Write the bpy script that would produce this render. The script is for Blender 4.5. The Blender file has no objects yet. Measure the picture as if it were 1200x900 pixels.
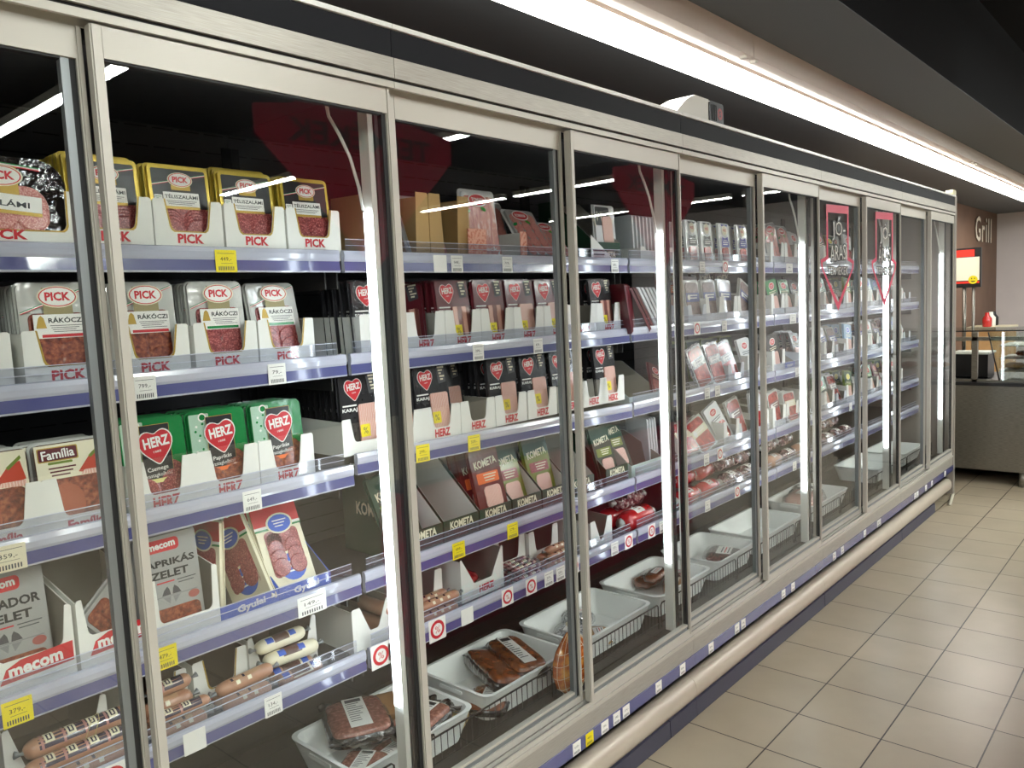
import bpy, bmesh, math, random
from mathutils import Matrix, Vector
R_ = math.radians
random.seed(7)
S = bpy.context.scene
COL = S.collection

# ---------------------------------------------------------------- camera, world, exposure
cam_d = bpy.data.cameras.new('camera')
cam_d.sensor_width = 36.0
cam_d.lens = 930.0 / 1200.0 * 36.0
cam_d.clip_start = 0.02
cam = bpy.data.objects.new('camera', cam_d)
COL.objects.link(cam)
right = Vector((0.6587128, -0.7509948, -0.0458722))
down = Vector((-0.1033746, -0.0299448, -0.9941916))
fwd = Vector((0.7452591, 0.6596288, -0.0973589))
m3 = Matrix((right, -down, -fwd)).transposed()
cam.matrix_world = Matrix.Translation((0, 0, 1.6)) @ m3.to_4x4()
S.camera = cam
S.view_settings.view_transform = 'Standard'
S.view_settings.look = 'None'
S.view_settings.exposure = 1.0
S.view_settings.gamma = 1.0
S.view_settings.use_curve_mapping = False
S.cycles.transparent_max_bounces = 24
S.cycles.max_bounces = 8
S.cycles.sample_clamp_indirect = 4.0
W = bpy.data.worlds.new('world'); S.world = W
W.use_nodes = True
W.node_tree.nodes['Background'].inputs[0].default_value = (0.55, 0.56, 0.62, 1)
W.node_tree.nodes['Background'].inputs[1].default_value = 0.035

L_STRIP, L_LED, L_LAMP = 13.0, 7.5, 66.0     # radiance of the ceiling strip, the cabinet tubes, the shop lamps

# ---------------------------------------------------------------- materials
def lin(c):
    return tuple((x / 255 / 12.92) if x / 255 <= 0.04045 else ((x / 255 + 0.055) / 1.055) ** 2.4 for x in c) + (1.0,)
_M = {}
def mat(name, rgb=(200, 200, 200), rough=0.5, metal=0.0, bump=0.0, bscale=60.0, emit=0.0, coat=0.0, spec=0.5):
    if name in _M: return _M[name]
    m = bpy.data.materials.new(name); m.use_nodes = True
    n = m.node_tree.nodes; l = m.node_tree.links; p = n['Principled BSDF']
    p.inputs['Base Color'].default_value = lin(rgb)
    p.inputs['Roughness'].default_value = rough
    p.inputs['Metallic'].default_value = metal
    p.inputs['Coat Weight'].default_value = coat
    p.inputs['Coat Roughness'].default_value = 0.08
    p.inputs['Specular IOR Level'].default_value = spec
    if emit:
        p.inputs['Emission Color'].default_value = lin(rgb); p.inputs['Emission Strength'].default_value = emit
    if bump:
        t = n.new('ShaderNodeTexCoord'); x = n.new('ShaderNodeTexNoise'); b = n.new('ShaderNodeBump')
        x.inputs['Scale'].default_value = bscale; x.inputs['Detail'].default_value = 2
        b.inputs['Strength'].default_value = bump; b.inputs['Distance'].default_value = 0.01
        l.new(t.outputs['Object'], x.inputs['Vector']); l.new(x.outputs['Fac'], b.inputs['Height'])
        l.new(b.outputs['Normal'], p.inputs['Normal'])
        if coat: l.new(b.outputs['Normal'], p.inputs['Coat Normal'])
    _M[name] = m
    return m
def noise_mat(name, stops, scale=100.0, rough=0.4, kind='noise', stretch=(1, 1, 1), detail=4.0, coat=0.0, metal=0.0, bump=0.0, distort=0.0):
    if name in _M: return _M[name]
    m = bpy.data.materials.new(name); m.use_nodes = True
    n = m.node_tree.nodes; l = m.node_tree.links; p = n['Principled BSDF']
    t = n.new('ShaderNodeTexCoord'); mp = n.new('ShaderNodeMapping'); mp.inputs['Scale'].default_value = stretch
    l.new(t.outputs['Object'], mp.inputs['Vector'])
    if kind == 'noise':
        x = n.new('ShaderNodeTexNoise'); x.inputs['Scale'].default_value = scale; x.inputs['Detail'].default_value = detail
        x.inputs['Distortion'].default_value = distort; out = x.outputs['Fac']
    elif kind == 'voronoi':
        x = n.new('ShaderNodeTexVoronoi'); x.inputs['Scale'].default_value = scale; out = x.outputs['Distance']
    else:
        x = n.new('ShaderNodeTexWave'); x.inputs['Scale'].default_value = scale; x.inputs['Distortion'].default_value = distort
        x.inputs['Detail'].default_value = detail; out = x.outputs['Fac']
    l.new(mp.outputs['Vector'], x.inputs['Vector'])
    r = n.new('ShaderNodeValToRGB'); cr = r.color_ramp
    cr.elements[0].position = stops[0][0]; cr.elements[0].color = lin(stops[0][1])
    cr.elements[1].position = stops[-1][0]; cr.elements[1].color = lin(stops[-1][1])
    for pos, c in stops[1:-1]:
        e = cr.elements.new(pos); e.color = lin(c)
    l.new(out, r.inputs['Fac']); l.new(r.outputs['Color'], p.inputs['Base Color'])
    p.inputs['Roughness'].default_value = rough; p.inputs['Metallic'].default_value = metal
    p.inputs['Coat Weight'].default_value = coat; p.inputs['Coat Roughness'].default_value = 0.1
    if bump:
        b = n.new('ShaderNodeBump'); b.inputs['Strength'].default_value = bump; b.inputs['Distance'].default_value = 0.004
        l.new(out, b.inputs['Height']); l.new(b.outputs['Normal'], p.inputs['Normal'])
    _M[name] = m
    return m
def clear_mat(name, tint=(0.95, 0.97, 0.96), base=0.05, graze=0.65, rough=0.0, body=0.0, bodycol=(200, 205, 215)):
    """clear sheet: transmits straight, mirrors more towards grazing angles; 'body' adds a little milkiness"""
    if name in _M: return _M[name]
    m = bpy.data.materials.new(name); m.use_nodes = True
    n = m.node_tree.nodes; l = m.node_tree.links
    n.remove(n['Principled BSDF']); out = n['Material Output']
    tr = n.new('ShaderNodeBsdfTransparent'); tr.inputs[0].default_value = tint + (1,)
    gl = n.new('ShaderNodeBsdfGlossy'); gl.inputs['Roughness'].default_value = rough
    lw = n.new('ShaderNodeLayerWeight'); lw.inputs['Blend'].default_value = 0.5
    pw = n.new('ShaderNodeMath'); pw.operation = 'POWER'; pw.inputs[1].default_value = 4.0
    ma = n.new('ShaderNodeMath'); ma.operation = 'MULTIPLY_ADD'; ma.inputs[1].default_value = graze; ma.inputs[2].default_value = base
    mx = n.new('ShaderNodeMixShader')
    l.new(lw.outputs['Facing'], pw.inputs[0]); l.new(pw.outputs[0], ma.inputs[0]); l.new(ma.outputs[0], mx.inputs[0])
    l.new(gl.outputs[0], mx.inputs[2])
    if body:
        df = n.new('ShaderNodeBsdfDiffuse'); df.inputs[0].default_value = lin(bodycol)
        m2 = n.new('ShaderNodeMixShader'); m2.inputs[0].default_value = body
        l.new(tr.outputs[0], m2.inputs[1]); l.new(df.outputs[0], m2.inputs[2]); l.new(m2.outputs[0], mx.inputs[1])
    else:
        l.new(tr.outputs[0], mx.inputs[1])
    l.new(mx.outputs[0], out.inputs['Surface'])
    _M[name] = m
    return m

WHITE = mat('card_white', (232, 231, 224), 0.5)
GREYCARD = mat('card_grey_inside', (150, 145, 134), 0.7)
KRAFT = mat('card_kraft', (196, 160, 104), 0.65)
GOLD = mat('gold_print', (196, 170, 62), 0.33, 0.35, bump=0.15, bscale=80)
GOLDLINE = mat('gold_line', (176, 144, 62), 0.4, 0.3)
RED = mat('logo_red', (200, 30, 40), 0.45)
DKRED = mat('maroon_print', (92, 20, 30), 0.3, coat=0.4)
BLACK = mat('print_black', (22, 21, 24), 0.35)
NAVY = mat('print_navy', (24, 26, 40), 0.3, coat=0.4)
CHAR = mat('print_charcoal', (44, 42, 44), 0.25, coat=0.5, bump=0.2, bscale=45)
GREEN = mat('print_green', (24, 128, 62), 0.25, coat=0.5, bump=0.15, bscale=40)
DKGREEN = mat('card_dark_green', (22, 62, 40), 0.5)
OLIVE = mat('print_olive', (110, 128, 40), 0.3, coat=0.4)
BROWNP = mat('print_brown', (96, 44, 34), 0.25, coat=0.5, bump=0.2, bscale=40)
BLUE = mat('card_blue', (36, 84, 190), 0.45)
LBLUE = mat('print_sky_blue', (120, 190, 225), 0.4)
ORANGE = mat('print_orange', (232, 110, 36), 0.45)
CREAM = mat('print_cream', (226, 218, 190), 0.45)
PALEY = mat('print_pale_yellow', (226, 216, 140), 0.45)
YELLOW = mat('tag_yellow', (238, 218, 20), 0.5)
TAGW = mat('tag_white', (236, 234, 228), 0.5)
INK = mat('ink_grey', (70, 70, 74), 0.6)
FILM = mat('film_pale', (196, 196, 190), 0.12, coat=0.7, bump=0.35, bscale=22)
FILMD = mat('film_dark', (34, 28, 26), 0.1, coat=0.8, bump=0.6, bscale=40)
SILVER = noise_mat('film_crinkled', [(0.3, (60, 60, 62)), (0.5, (170, 172, 175)), (0.62, (235, 236, 236))], 45, 0.12, 'noise', detail=3, coat=0.8, bump=0.8, distort=1.5)
GREYPACK = mat('pack_grey', (166, 166, 164), 0.25, coat=0.4, bump=0.15, bscale=30)
WHITEPACK = mat('pack_white', (222, 224, 224), 0.2, coat=0.5, bump=0.1, bscale=30)
SALAMI = noise_mat('meat_salami', [(0.0, (222, 168, 158)), (0.32, (168, 76, 74)), (0.75, (120, 40, 42))], 260, 0.35, 'voronoi', coat=0.4)
PINKSAL = noise_mat('meat_pale_salami', [(0.0, (236, 198, 186)), (0.4, (208, 138, 128)), (0.8, (176, 92, 86))], 300, 0.35, 'voronoi', coat=0.5)
BROWNMEAT = noise_mat('meat_paprika', [(0.3, (84, 30, 20)), (0.5, (134, 58, 34)), (0.7, (170, 96, 60))], 120, 0.35, detail=6, coat=0.5)
HAM = noise_mat('meat_ham', [(0.3, (222, 168, 152)), (0.55, (196, 124, 112)), (0.75, (236, 206, 192))], 60, 0.35, 'wave', distort=4, coat=0.4)
PROSC = noise_mat('meat_prosciutto', [(0.3, (236, 208, 194)), (0.45, (206, 128, 112)), (0.7, (168, 70, 64))], 45, 0.35, 'noise', stretch=(1, 1, 0.3), detail=3, distort=1.0, coat=0.4)
SLICEMEAT = noise_mat('meat_stacked_slices', [(0.2, (214, 168, 150)), (0.5, (186, 120, 104)), (0.55, (120, 66, 58))], 28, 0.35, 'wave', stretch=(0.3, 1, 1.3), distort=0.6, coat=0.4)
LOAF = noise_mat('meat_loaf', [(0.3, (112, 66, 54)), (0.55, (150, 96, 82)), (0.75, (186, 138, 122))], 90, 0.25, detail=6, coat=0.6)
SMOKED = noise_mat('meat_smoked', [(0.3, (74, 32, 14)), (0.55, (128, 66, 28)), (0.8, (172, 104, 52))], 40, 0.25, detail=6, coat=0.6)
REDMEAT = noise_mat('meat_red', [(0.3, (112, 20, 22)), (0.55, (176, 44, 44)), (0.75, (222, 120, 108))], 50, 0.2, detail=5, coat=0.7)
SKINCOL = mat('casing_tan', (178, 130, 102), 0.3, coat=0.5, bump=0.15, bscale=60)
CASERED = mat('casing_red', (186, 34, 34), 0.22, coat=0.7, bump=0.4, bscale=40)
CASEDARK = noise_mat('casing_dark', [(0.4, (58, 34, 36)), (0.55, (120, 76, 78)), (0.7, (210, 190, 184))], 60, 0.2, detail=3, coat=0.6)
ALU = mat('door_aluminium', (186, 181, 171), 0.4, 0.15)
ALUD = mat('aluminium_blue_grey_profile', (128, 132, 134), 0.4, 0.5)  # blue-grey aluminium for inner profiles, tracks and clips
GASKET = mat('rubber_gasket', (26, 26, 28), 0.6)
STEEL = noise_mat('brushed_steel', [(0.3, (152, 147, 138)), (0.7, (180, 175, 165))], 18, 0.42, stretch=(1, 8, 60), detail=5, metal=0.3)
STEEL2 = noise_mat('counter_steel', [(0.3, (120, 116, 108)), (0.7, (150, 146, 138))], 14, 0.32, stretch=(6, 2, 40), detail=4, metal=0.9)
BUMPER = mat('bumper_beige', (190, 178, 162), 0.4, 0.1)
KICK = mat('kick_plate_blue_grey', (62, 62, 78), 0.45)
RECESS = mat('recess_black', (9, 8, 8), 0.7)
CANOPY = mat('canopy_navy', (14, 14, 21), 0.6, spec=0.2)
SOFFIT = mat('paint_charcoal', (80, 83, 86), 0.75)
VOIDC = mat('paint_black', (7, 7, 10), 0.9, spec=0.1)
INNER = mat('cabinet_inner_grey', (52, 52, 55), 0.5)
DECKM = mat('deck_brown', (44, 37, 32), 0.4, 0.2)
SHELFM = mat('shelf_sheet', (66, 64, 63), 0.45, 0.3)
RAILTOP = mat('rail_pale', (184, 186, 200), 0.16, coat=0.8)
RAILBLUE = mat('rail_violet_blue', (82, 84, 132), 0.22, coat=0.8)
PLWHITE = mat('plastic_white', (222, 222, 214), 0.35)
TRAYW = mat('tray_white', (242, 244, 240), 0.3)
WIRE = mat('wire_dark', (34, 30, 28), 0.35, 0.6)
GLASS = clear_mat('door_glass', (0.975, 0.985, 0.98), 0.062, 0.34)
ACRYL = clear_mat('riser_acrylic', (0.93, 0.94, 0.97), 0.06, 0.7, 0.05, 0.05, (200, 204, 222))
FILMC = clear_mat('cling_film', (0.97, 0.97, 0.97), 0.10, 0.7, 0.08)
LED = mat('tube_or_fill_light', (236, 246, 255), 0.4, emit=L_LED)
STRIPM = mat('strip_light', (255, 250, 240), 0.4, emit=L_STRIP)
LAMPM = mat('shop_lamp_light', (250, 255, 250), 0.4, emit=L_LAMP)
def floor_mat():
    m = bpy.data.materials.new('floor_tiles'); m.use_nodes = True
    n = m.node_tree.nodes; l = m.node_tree.links; p = n['Principled BSDF']
    t = n.new('ShaderNodeTexCoord'); mp = n.new('ShaderNodeMapping')
    T = 0.3
    mp.inputs['Location'].default_value = (-2.553 / T % 1.0, -1.143 / T % 1.0, 0)
    mp.inputs['Scale'].default_value = (1 / T, 1 / T, 1)
    l.new(t.outputs['Object'], mp.inputs['Vector'])
    b = n.new('ShaderNodeTexBrick'); b.offset = 0.0; b.squash = 1.0
    b.inputs['Scale'].default_value = 1.0; b.inputs['Brick Width'].default_value = 1.0; b.inputs['Row Height'].default_value = 1.0
    b.inputs['Mortar Size'].default_value = 0.009; b.inputs['Mortar Smooth'].default_value = 0.1; b.inputs['Bias'].default_value = 0.0
    b.inputs['Color1'].default_value = lin((176, 162, 140)); b.inputs['Color2'].default_value = lin((166, 153, 132))
    b.inputs['Mortar'].default_value = lin((52, 44, 36))
    l.new(mp.outputs['Vector'], b.inputs['Vector'])
    x = n.new('ShaderNodeTexNoise'); x.inputs['Scale'].default_value = 4.0; x.inputs['Detail'].default_value = 3
    l.new(t.outputs['Object'], x.inputs['Vector'])
    mx = n.new('ShaderNodeMix'); mx.data_type = 'RGBA'; mx.blend_type = 'MULTIPLY'; mx.inputs[0].default_value = 0.35
    r = n.new('ShaderNodeValToRGB'); r.color_ramp.elements[0].color = (0.62, 0.6, 0.58, 1); r.color_ramp.elements[0].position = 0.25
    r.color_ramp.elements[1].color = (1, 1, 1, 1); r.color_ramp.elements[1].position = 0.7
    l.new(x.outputs['Fac'], r.inputs['Fac']); l.new(b.outputs['Color'], mx.inputs[6]); l.new(r.outputs['Color'], mx.inputs[7])
    l.new(mx.outputs[2], p.inputs['Base Color'])
    rr = n.new('ShaderNodeMapRange'); rr.inputs['To Min'].default_value = 0.33; rr.inputs['To Max'].default_value = 0.29
    l.new(x.outputs['Fac'], rr.inputs['Value']); l.new(rr.outputs['Result'], p.inputs['Roughness'])
    bp = n.new('ShaderNodeBump'); bp.inputs['Strength'].default_value = 0.6; bp.inputs['Distance'].default_value = 0.002; bp.invert = True
    l.new(b.outputs['Fac'], bp.inputs['Height']); l.new(bp.outputs['Normal'], p.inputs['Normal'])
    return m
def back_mat():
    """perforated rear panel: rows of dashed slots"""
    m = bpy.data.materials.new('rear_panel_slots'); m.use_nodes = True
    n = m.node_tree.nodes; l = m.node_tree.links; p = n['Principled BSDF']
    t = n.new('ShaderNodeTexCoord'); sx = n.new('ShaderNodeSeparateXYZ'); l.new(t.outputs['Object'], sx.inputs[0])
    def slot(sock, period, lo):
        d = n.new('ShaderNodeMath'); d.operation = 'DIVIDE'; d.inputs[1].default_value = period; l.new(sock, d.inputs[0])
        f = n.new('ShaderNodeMath'); f.operation = 'FRACT'; l.new(d.outputs[0], f.inputs[0])
        g = n.new('ShaderNodeMath'); g.operation = 'LESS_THAN'; g.inputs[1].default_value = lo; l.new(f.outputs[0], g.inputs[0])
        return g.outputs[0]
    a = slot(sx.outputs['Z'], 0.052, 0.07); b = slot(sx.outputs['X'], 0.075, 0.8)
    mu = n.new('ShaderNodeMath'); mu.operation = 'MULTIPLY'; l.new(a, mu.inputs[0]); l.new(b, mu.inputs[1])
    mx = n.new('ShaderNodeMix'); mx.data_type = 'RGBA'; l.new(mu.outputs[0], mx.inputs[0])
    mx.inputs[6].default_value = lin((66, 66, 70)); mx.inputs[7].default_value = lin((10, 10, 12))
    l.new(mx.outputs[2], p.inputs['Base Color']); p.inputs['Roughness'].default_value = 0.5
    return m
FLOORM = floor_mat(); BACKM = back_mat()

# ---------------------------------------------------------------- mesh builder
def rr(x0, z0, x1, z1, r, n=4):
    r = max(1e-5, min(r, (x1 - x0) / 2 - 1e-5, (z1 - z0) / 2 - 1e-5)); o = []
    for cx, cz, a0 in ((x1 - r, z0 + r, -90), (x1 - r, z1 - r, 0), (x0 + r, z1 - r, 90), (x0 + r, z0 + r, 180)):
        for k in range(n + 1):
            a = R_(a0 + 90 * k / n); o.append((cx + r * math.cos(a), cz + r * math.sin(a)))
    return o
def ell(cx, cz, rx, rz, n=20):
    return [(cx + rx * math.cos(2 * math.pi * k / n), cz + rz * math.sin(2 * math.pi * k / n)) for k in range(n)]
def rot2(pts, a, c=(0, 0)):
    ca, sa = math.cos(a), math.sin(a)
    return [(c[0] + (x - c[0]) * ca - (z - c[1]) * sa, c[1] + (x - c[0]) * sa + (z - c[1]) * ca) for x, z in pts]
def heart(cx, cz, w, h, n=32):
    o = []
    for k in range(n):
        t = 2 * math.pi * k / n
        x = 16 * math.sin(t) ** 3; z = 13 * math.cos(t) - 5 * math.cos(2 * t) - 2 * math.cos(3 * t) - math.cos(4 * t) + 2.5
        x = 0.55 * x / 32 + 0.45 * 0.5 * math.sin(t); z = 0.62 * z / 29 + 0.38 * 0.5 * math.cos(t)
        o.append((cx + x * w, cz + z * h))
    return o
_G = {}
def glyphs(s, bold=0.0):
    k = (s, bold)
    if k not in _G:
        c = bpy.data.curves.new('lettering', 'FONT'); c.body = s; c.resolution_u = 2; c.offset = bold; c.fill_mode = 'FRONT'
        o = bpy.data.objects.new('lettering', c); me = bpy.data.meshes.new_from_object(o)
        vs = [(v.co.x, v.co.y) for v in me.vertices]; fs = [tuple(p.vertices) for p in me.polygons]
        xs = [v[0] for v in vs]; ys = [v[1] for v in vs]
        _G[k] = (vs, fs, min(xs), max(xs), min(ys), max(ys))
        bpy.data.objects.remove(o); bpy.data.curves.remove(c); bpy.data.meshes.remove(me)
    return _G[k]
class MB:
    def __init__(s): s.v = []; s.f = []; s.mi = []; s.sm = []; s.ms = []; s.T = None
    def add(s, vs, fs, m, smooth=False):
        b = len(s.v)
        s.v += [tuple(s.T @ Vector(v)) for v in vs] if s.T else [tuple(v) for v in vs]
        if m not in s.ms: s.ms.append(m)
        i = s.ms.index(m)
        for f in fs: s.f.append(tuple(b + k for k in f)); s.mi.append(i); s.sm.append(smooth)
        return s
    def box(s, x0, x1, y0, y1, z0, z1, m):
        return s.add([(x, y, z) for z in (z0, z1) for y in (y0, y1) for x in (x0, x1)],
                     [(0, 2, 3, 1), (4, 5, 7, 6), (0, 1, 5, 4), (2, 6, 7, 3), (0, 4, 6, 2), (1, 3, 7, 5)], m)
    def prism(s, pts, plane, a, b, m, smooth=False, capm=None):
        n = len(pts)
        f3 = {'xz': lambda p, t: (p[0], t, p[1]), 'yz': lambda p, t: (t, p[0], p[1]), 'xy': lambda p, t: (p[0], p[1], t)}[plane]
        vs = [f3(p, a) for p in pts] + [f3(p, b) for p in pts]
        s.add(vs, [(k, (k + 1) % n, n + (k + 1) % n, n + k) for k in range(n)], m, smooth)
        s.add(vs[:n], [tuple(range(n))], capm or m); s.add(vs[n:], [tuple(reversed(range(n)))], m)
        return s
    def poly(s, pts, y, m):                       # flat print in the XZ plane, seen from -Y
        return s.add([(x, y, z) for x, z in pts], [tuple(range(len(pts)))], m)
    def text(s, t, x0, z0, x1, z1, y, m, rot=0.0, bold=0.0, mirror=False):
        vs, fs, a, b, c, d = glyphs(t, bold)
        sx = (x1 - x0) / max(b - a, 1e-6); sz = (z1 - z0) / max(d - c, 1e-6)
        p = [(x0 + (x - a) * sx, z0 + (z - c) * sz) for x, z in vs]
        if mirror: p = [(x0 + x1 - x, z) for x, z in p]
        if rot: p = rot2(p, rot, ((x0 + x1) / 2, (z0 + z1) / 2))
        return s.add([(x, y, z) for x, z in p], fs, m)
    def tube(s, path, r, m, n=8, cap=True):
        rings = []
        P = [Vector(p) for p in path]
        rad = r if isinstance(r, (list, tuple)) else [r] * len(P)
        for i, p in enumerate(P):
            d = (P[min(i + 1, len(P) - 1)] - P[max(i - 1, 0)]).normalized()
            u = d.orthogonal() if i == 0 else (pu - d * pu.dot(d))
            u.normalize(); pu = u; w = d.cross(u)
            rings.append([p + (u * math.cos(2 * math.pi * k / n) + w * math.sin(2 * math.pi * k / n)) * rad[i] for k in range(n)])
        vs = [q for g in rings for q in g]
        fs = [(i * n + k, i * n + (k + 1) % n, (i + 1) * n + (k + 1) % n, (i + 1) * n + k) for i in range(len(P) - 1) for k in range(n)]
        if cap: fs += [tuple(range(n))[::-1], tuple(range((len(P) - 1) * n, len(P) * n))]
        return s.add(vs, fs, m, True)
    def blob(s, c, rx, ry, rz, m, nu=16, nv=10, e=1.0, jit=0.0, seed=1):   # superellipsoid
        rnd = random.Random(seed); vs = []
        sp = lambda v: math.copysign(abs(v) ** e, v)
        for j in range(nv + 1):
            ph = -math.pi / 2 + math.pi * j / nv
            for k in range(nu):
                th = 2 * math.pi * k / nu; q = 1 + rnd.uniform(-jit, jit)
                vs.append((c[0] + rx * sp(math.cos(ph)) * sp(math.cos(th)) * q, c[1] + ry * sp(math.cos(ph)) * sp(math.sin(th)) * q, c[2] + rz * sp(math.sin(ph)) * q))
        fs = [(j * nu + k, j * nu + (k + 1) % nu, (j + 1) * nu + (k + 1) % nu, (j + 1) * nu + k) for j in range(nv) for k in range(nu)]
        return s.add(vs, fs, m, True)
    def mesh(s, name, fix=True):
        me = bpy.data.meshes.new(name); me.from_pydata(s.v, [], s.f)
        for m in s.ms: me.materials.append(m)
        me.polygons.foreach_set('material_index', s.mi); me.polygons.foreach_set('use_smooth', s.sm); me.update()
        return me
    def obj(s, name, parent=None, bevel=0.0):
        o = bpy.data.objects.new(name, s.mesh(name)); COL.objects.link(o)
        if parent: o.parent = parent
        if bevel:
            b = o.modifiers.new('bevel', 'BEVEL'); b.width = bevel; b.segments = 2; b.limit_method = 'ANGLE'; b.angle_limit = R_(40)
        return o
def tag(o, label, cat, group=None):
    o['label'] = label; o['category'] = cat
    if group: o['group'] = group
    return o
def struct(o): o['kind'] = 'structure'; return o
def empty(name, loc=(0, 0, 0), rot=(0, 0, 0)):
    o = bpy.data.objects.new(name, None); o.location = loc; o.rotation_euler = rot; o.empty_display_size = 0.05
    COL.objects.link(o); return o
def place(design, name, loc, rot, label, cat, group=None, scale=1.0):
    """one thing: an Empty with a copy of every part of a design (parts share their meshes)"""
    e = empty(name, loc, rot); tag(e, label, cat, group); e.scale = (scale,) * 3
    for pn, me in design:
        o = bpy.data.objects.new(pn, me); COL.objects.link(o); o.parent = e
    return e

# ================================================================ setting
FRONT = 1.45
UX = [-0.08, 1.27, 2.615, 3.965, 5.315, 6.66]      # bay boundaries along the aisle
SH = {'A': 1.765, 'B': 1.497, 'C': 1.205, 'D': 0.908, 'E': 0.695}    # top of the price rail
RY = 1.69                                           # front of the price rails
b = MB(); b.box(-4, 16, -6.5, 3.2, -0.1, 0.0, FLOORM); struct(b.obj('floor'))
b = MB(); b.box(-4, 14.7, 1.105, 3.2, 2.70, 2.704, SOFFIT); b.box(-4, 14.7, 1.131, 3.2, 2.704, 2.78, VOIDC); b.box(-4, 14.7, 1.108, 1.13, 2.705, 3.3, VOIDC); struct(b.obj('ceiling_soffit'))
b = MB(); b.box(-4, 16, -6.5, 1.13, 3.3, 3.4, VOIDC); struct(b.obj('ceiling'))
BRW = noise_mat('wall_brown', [(0.3, (104, 80, 66)), (0.7, (116, 90, 74))], 3, 0.7)
LIL = noise_mat('wall_lilac', [(0.3, (196, 188, 188)), (0.7, (204, 196, 195))], 2, 0.8)
b = MB(); b.box(-4, 14.7, 2.6, 2.75, 0, 2.70, BRW); struct(b.obj('wall_left'))
b = MB(); b.box(14.7, 14.9, -6.5, 2.75, 0, 3.3, LIL); struct(b.obj('wall_back'))
b = MB(); b.box(-4.2, -4.0, -6.5, 3.2, 0, 3.3, VOIDC); struct(b.obj('wall_front'))
b = MB(); b.box(-4, 14.7, -6.7, -6.5, 0, 3.3, VOIDC); struct(b.obj('wall_right'))

# ceiling strip luminaire over the cabinets: three lengths butted end to end
for k, (x0, x1) in enumerate(((-1.2, 3.33), (3.335, 7.6), (7.605, 13.0))):
    e = empty('linear_ceiling_light', ((x0 + x1) / 2, 1.62, 2.614))
    tag(e, ('nearest length of the long white strip light above the glass doors', 'middle length of the long white strip light above the glass doors',
            'far length of the long white strip light, running towards the grill sign')[k], 'ceiling light', 'strip lights above the cabinets')
    hl = (x1 - x0) / 2
    b = MB(); b.prism([(-0.185, 0.0), (0.0, 0.0), (0.008, 0.012), (0.07, 0.004), (0.07, -0.004), (0.126, -0.010), (0.126, 0.084), (-0.185, 0.084)][::-1], 'yz', -hl, hl, mat('luminaire_body', (196, 184, 176), 0.45))
    # the body faces the aisle at -Y: mirror so that the bare metal trough sits on the aisle side
    b.v = [(x, -y, z) for x, y, z in b.v]; b.obj('housing', e)
    b = MB(); b.box(-hl + 0.004, hl - 0.004, 0.005, 0.18, -0.014, 0.0, STRIPM); b.obj('diffuser', e)
    for cx in (-hl + 0.05, hl - 0.05):
        b = MB(); b.box(cx - 0.008, cx + 0.008, -0.115, -0.09, -0.02, 0.005, PLWHITE); b.obj('clip', e)

# linear lamps of the shop beyond the aisle, seen mirrored in the glass; first row unseen, added for brightness
for k, x in enumerate((-0.9, 2.18, 5.19, 8.58, 11.75)):
    for j, (y0, y1) in enumerate(((-2.5, -0.1), (-4.4, -2.7), (-6.3, -4.6))):
        e = empty('hanging_linear_lamp', (x, (y0 + y1) / 2, 3.12))
        tag(e, 'white linear lamp hanging across the shop, mirrored in the glass except the added first row', 'lamp', 'linear lamps mirrored in the glass')
        hl = (y1 - y0) / 2
        b = MB(); b.box(-0.05, 0.05, -hl, hl, 0.012, 0.07, PLWHITE); b.obj('housing', e)
        b = MB(); b.box(-0.045, 0.045, -hl + 0.01, hl - 0.01, 0.0, 0.012, LAMPM); b.obj('diffuser', e)
        for yy in (-hl * 0.7, hl * 0.7):
            b = MB(); b.tube([(0, yy, 0.07), (0, yy, 0.18)], 0.003, WIRE, 6); b.obj('suspension_wire', e)

# red hanging arrow signs over the aisle and a red promotional counter, both seen only as mirror images
SIGNRED = mat('sign_red', (206, 20, 64), 0.5)
def arrow_pts(w, h):
    return [(-0.33 * w, h), (0.33 * w, h), (0.33 * w, 0.48 * h), (0.5 * w, 0.46 * h), (0.5 * w, 0.38 * h), (0, 0), (-0.5 * w, 0.38 * h), (-0.5 * w, 0.46 * h), (-0.33 * w, 0.48 * h)]
for k, x in enumerate((2.31, 4.8)):
    e = empty('hanging_arrow_sign', (x, 0.1, 1.79), (0, 0, math.pi))
    tag(e, ('red downward arrow sign hanging over the aisle, mirrored in the second bay glass', 'red downward arrow sign hanging over the aisle, mirrored in the middle bay glass')[k], 'sign')
    w, h = 1.12, 1.4
    b = MB(); b.prism(arrow_pts(w, h), 'xz', 0.0, 0.012, SIGNRED); b.obj('board', e)
    b = MB(); b.text('J\u00d3-', -0.2, 1.08, 0.14, 1.32, -0.001, BLACK, bold=0.02); b.obj('lettering', e)
    b = MB(); b.text('\u00c1RAS', -0.3, 0.8, 0.3, 1.04, -0.001, BLACK, bold=0.02)
    b.obj('lettering', e)
    b = MB(); b.text('TERM\u00c9KEK', -0.42, 0.52, 0.42, 0.64, -0.001, BLACK, bold=0.02); b.obj('lettering', e)
    for xx in (-0.36, 0.36):
        b = MB(); b.tube([(xx, 0.006, h), (xx, 0.006, 1.508)], 0.002, WIRE, 6); b.obj('suspension_wire', e)
e = empty('promotional_stand', (3.6, 0.02, 0.0))
tag(e, 'long red promotional stand across the aisle, mirrored in the lower glass', 'stand')
b = MB(); b.box(-1.3, 1.4, 0.0, 0.2, 0.0, 0.78, SIGNRED); b.obj('body', e)
b = MB(); b.box(-1.31, 1.41, -0.01, 0.205, 0.78, 0.80, BLACK); b.obj('top', e)
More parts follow.
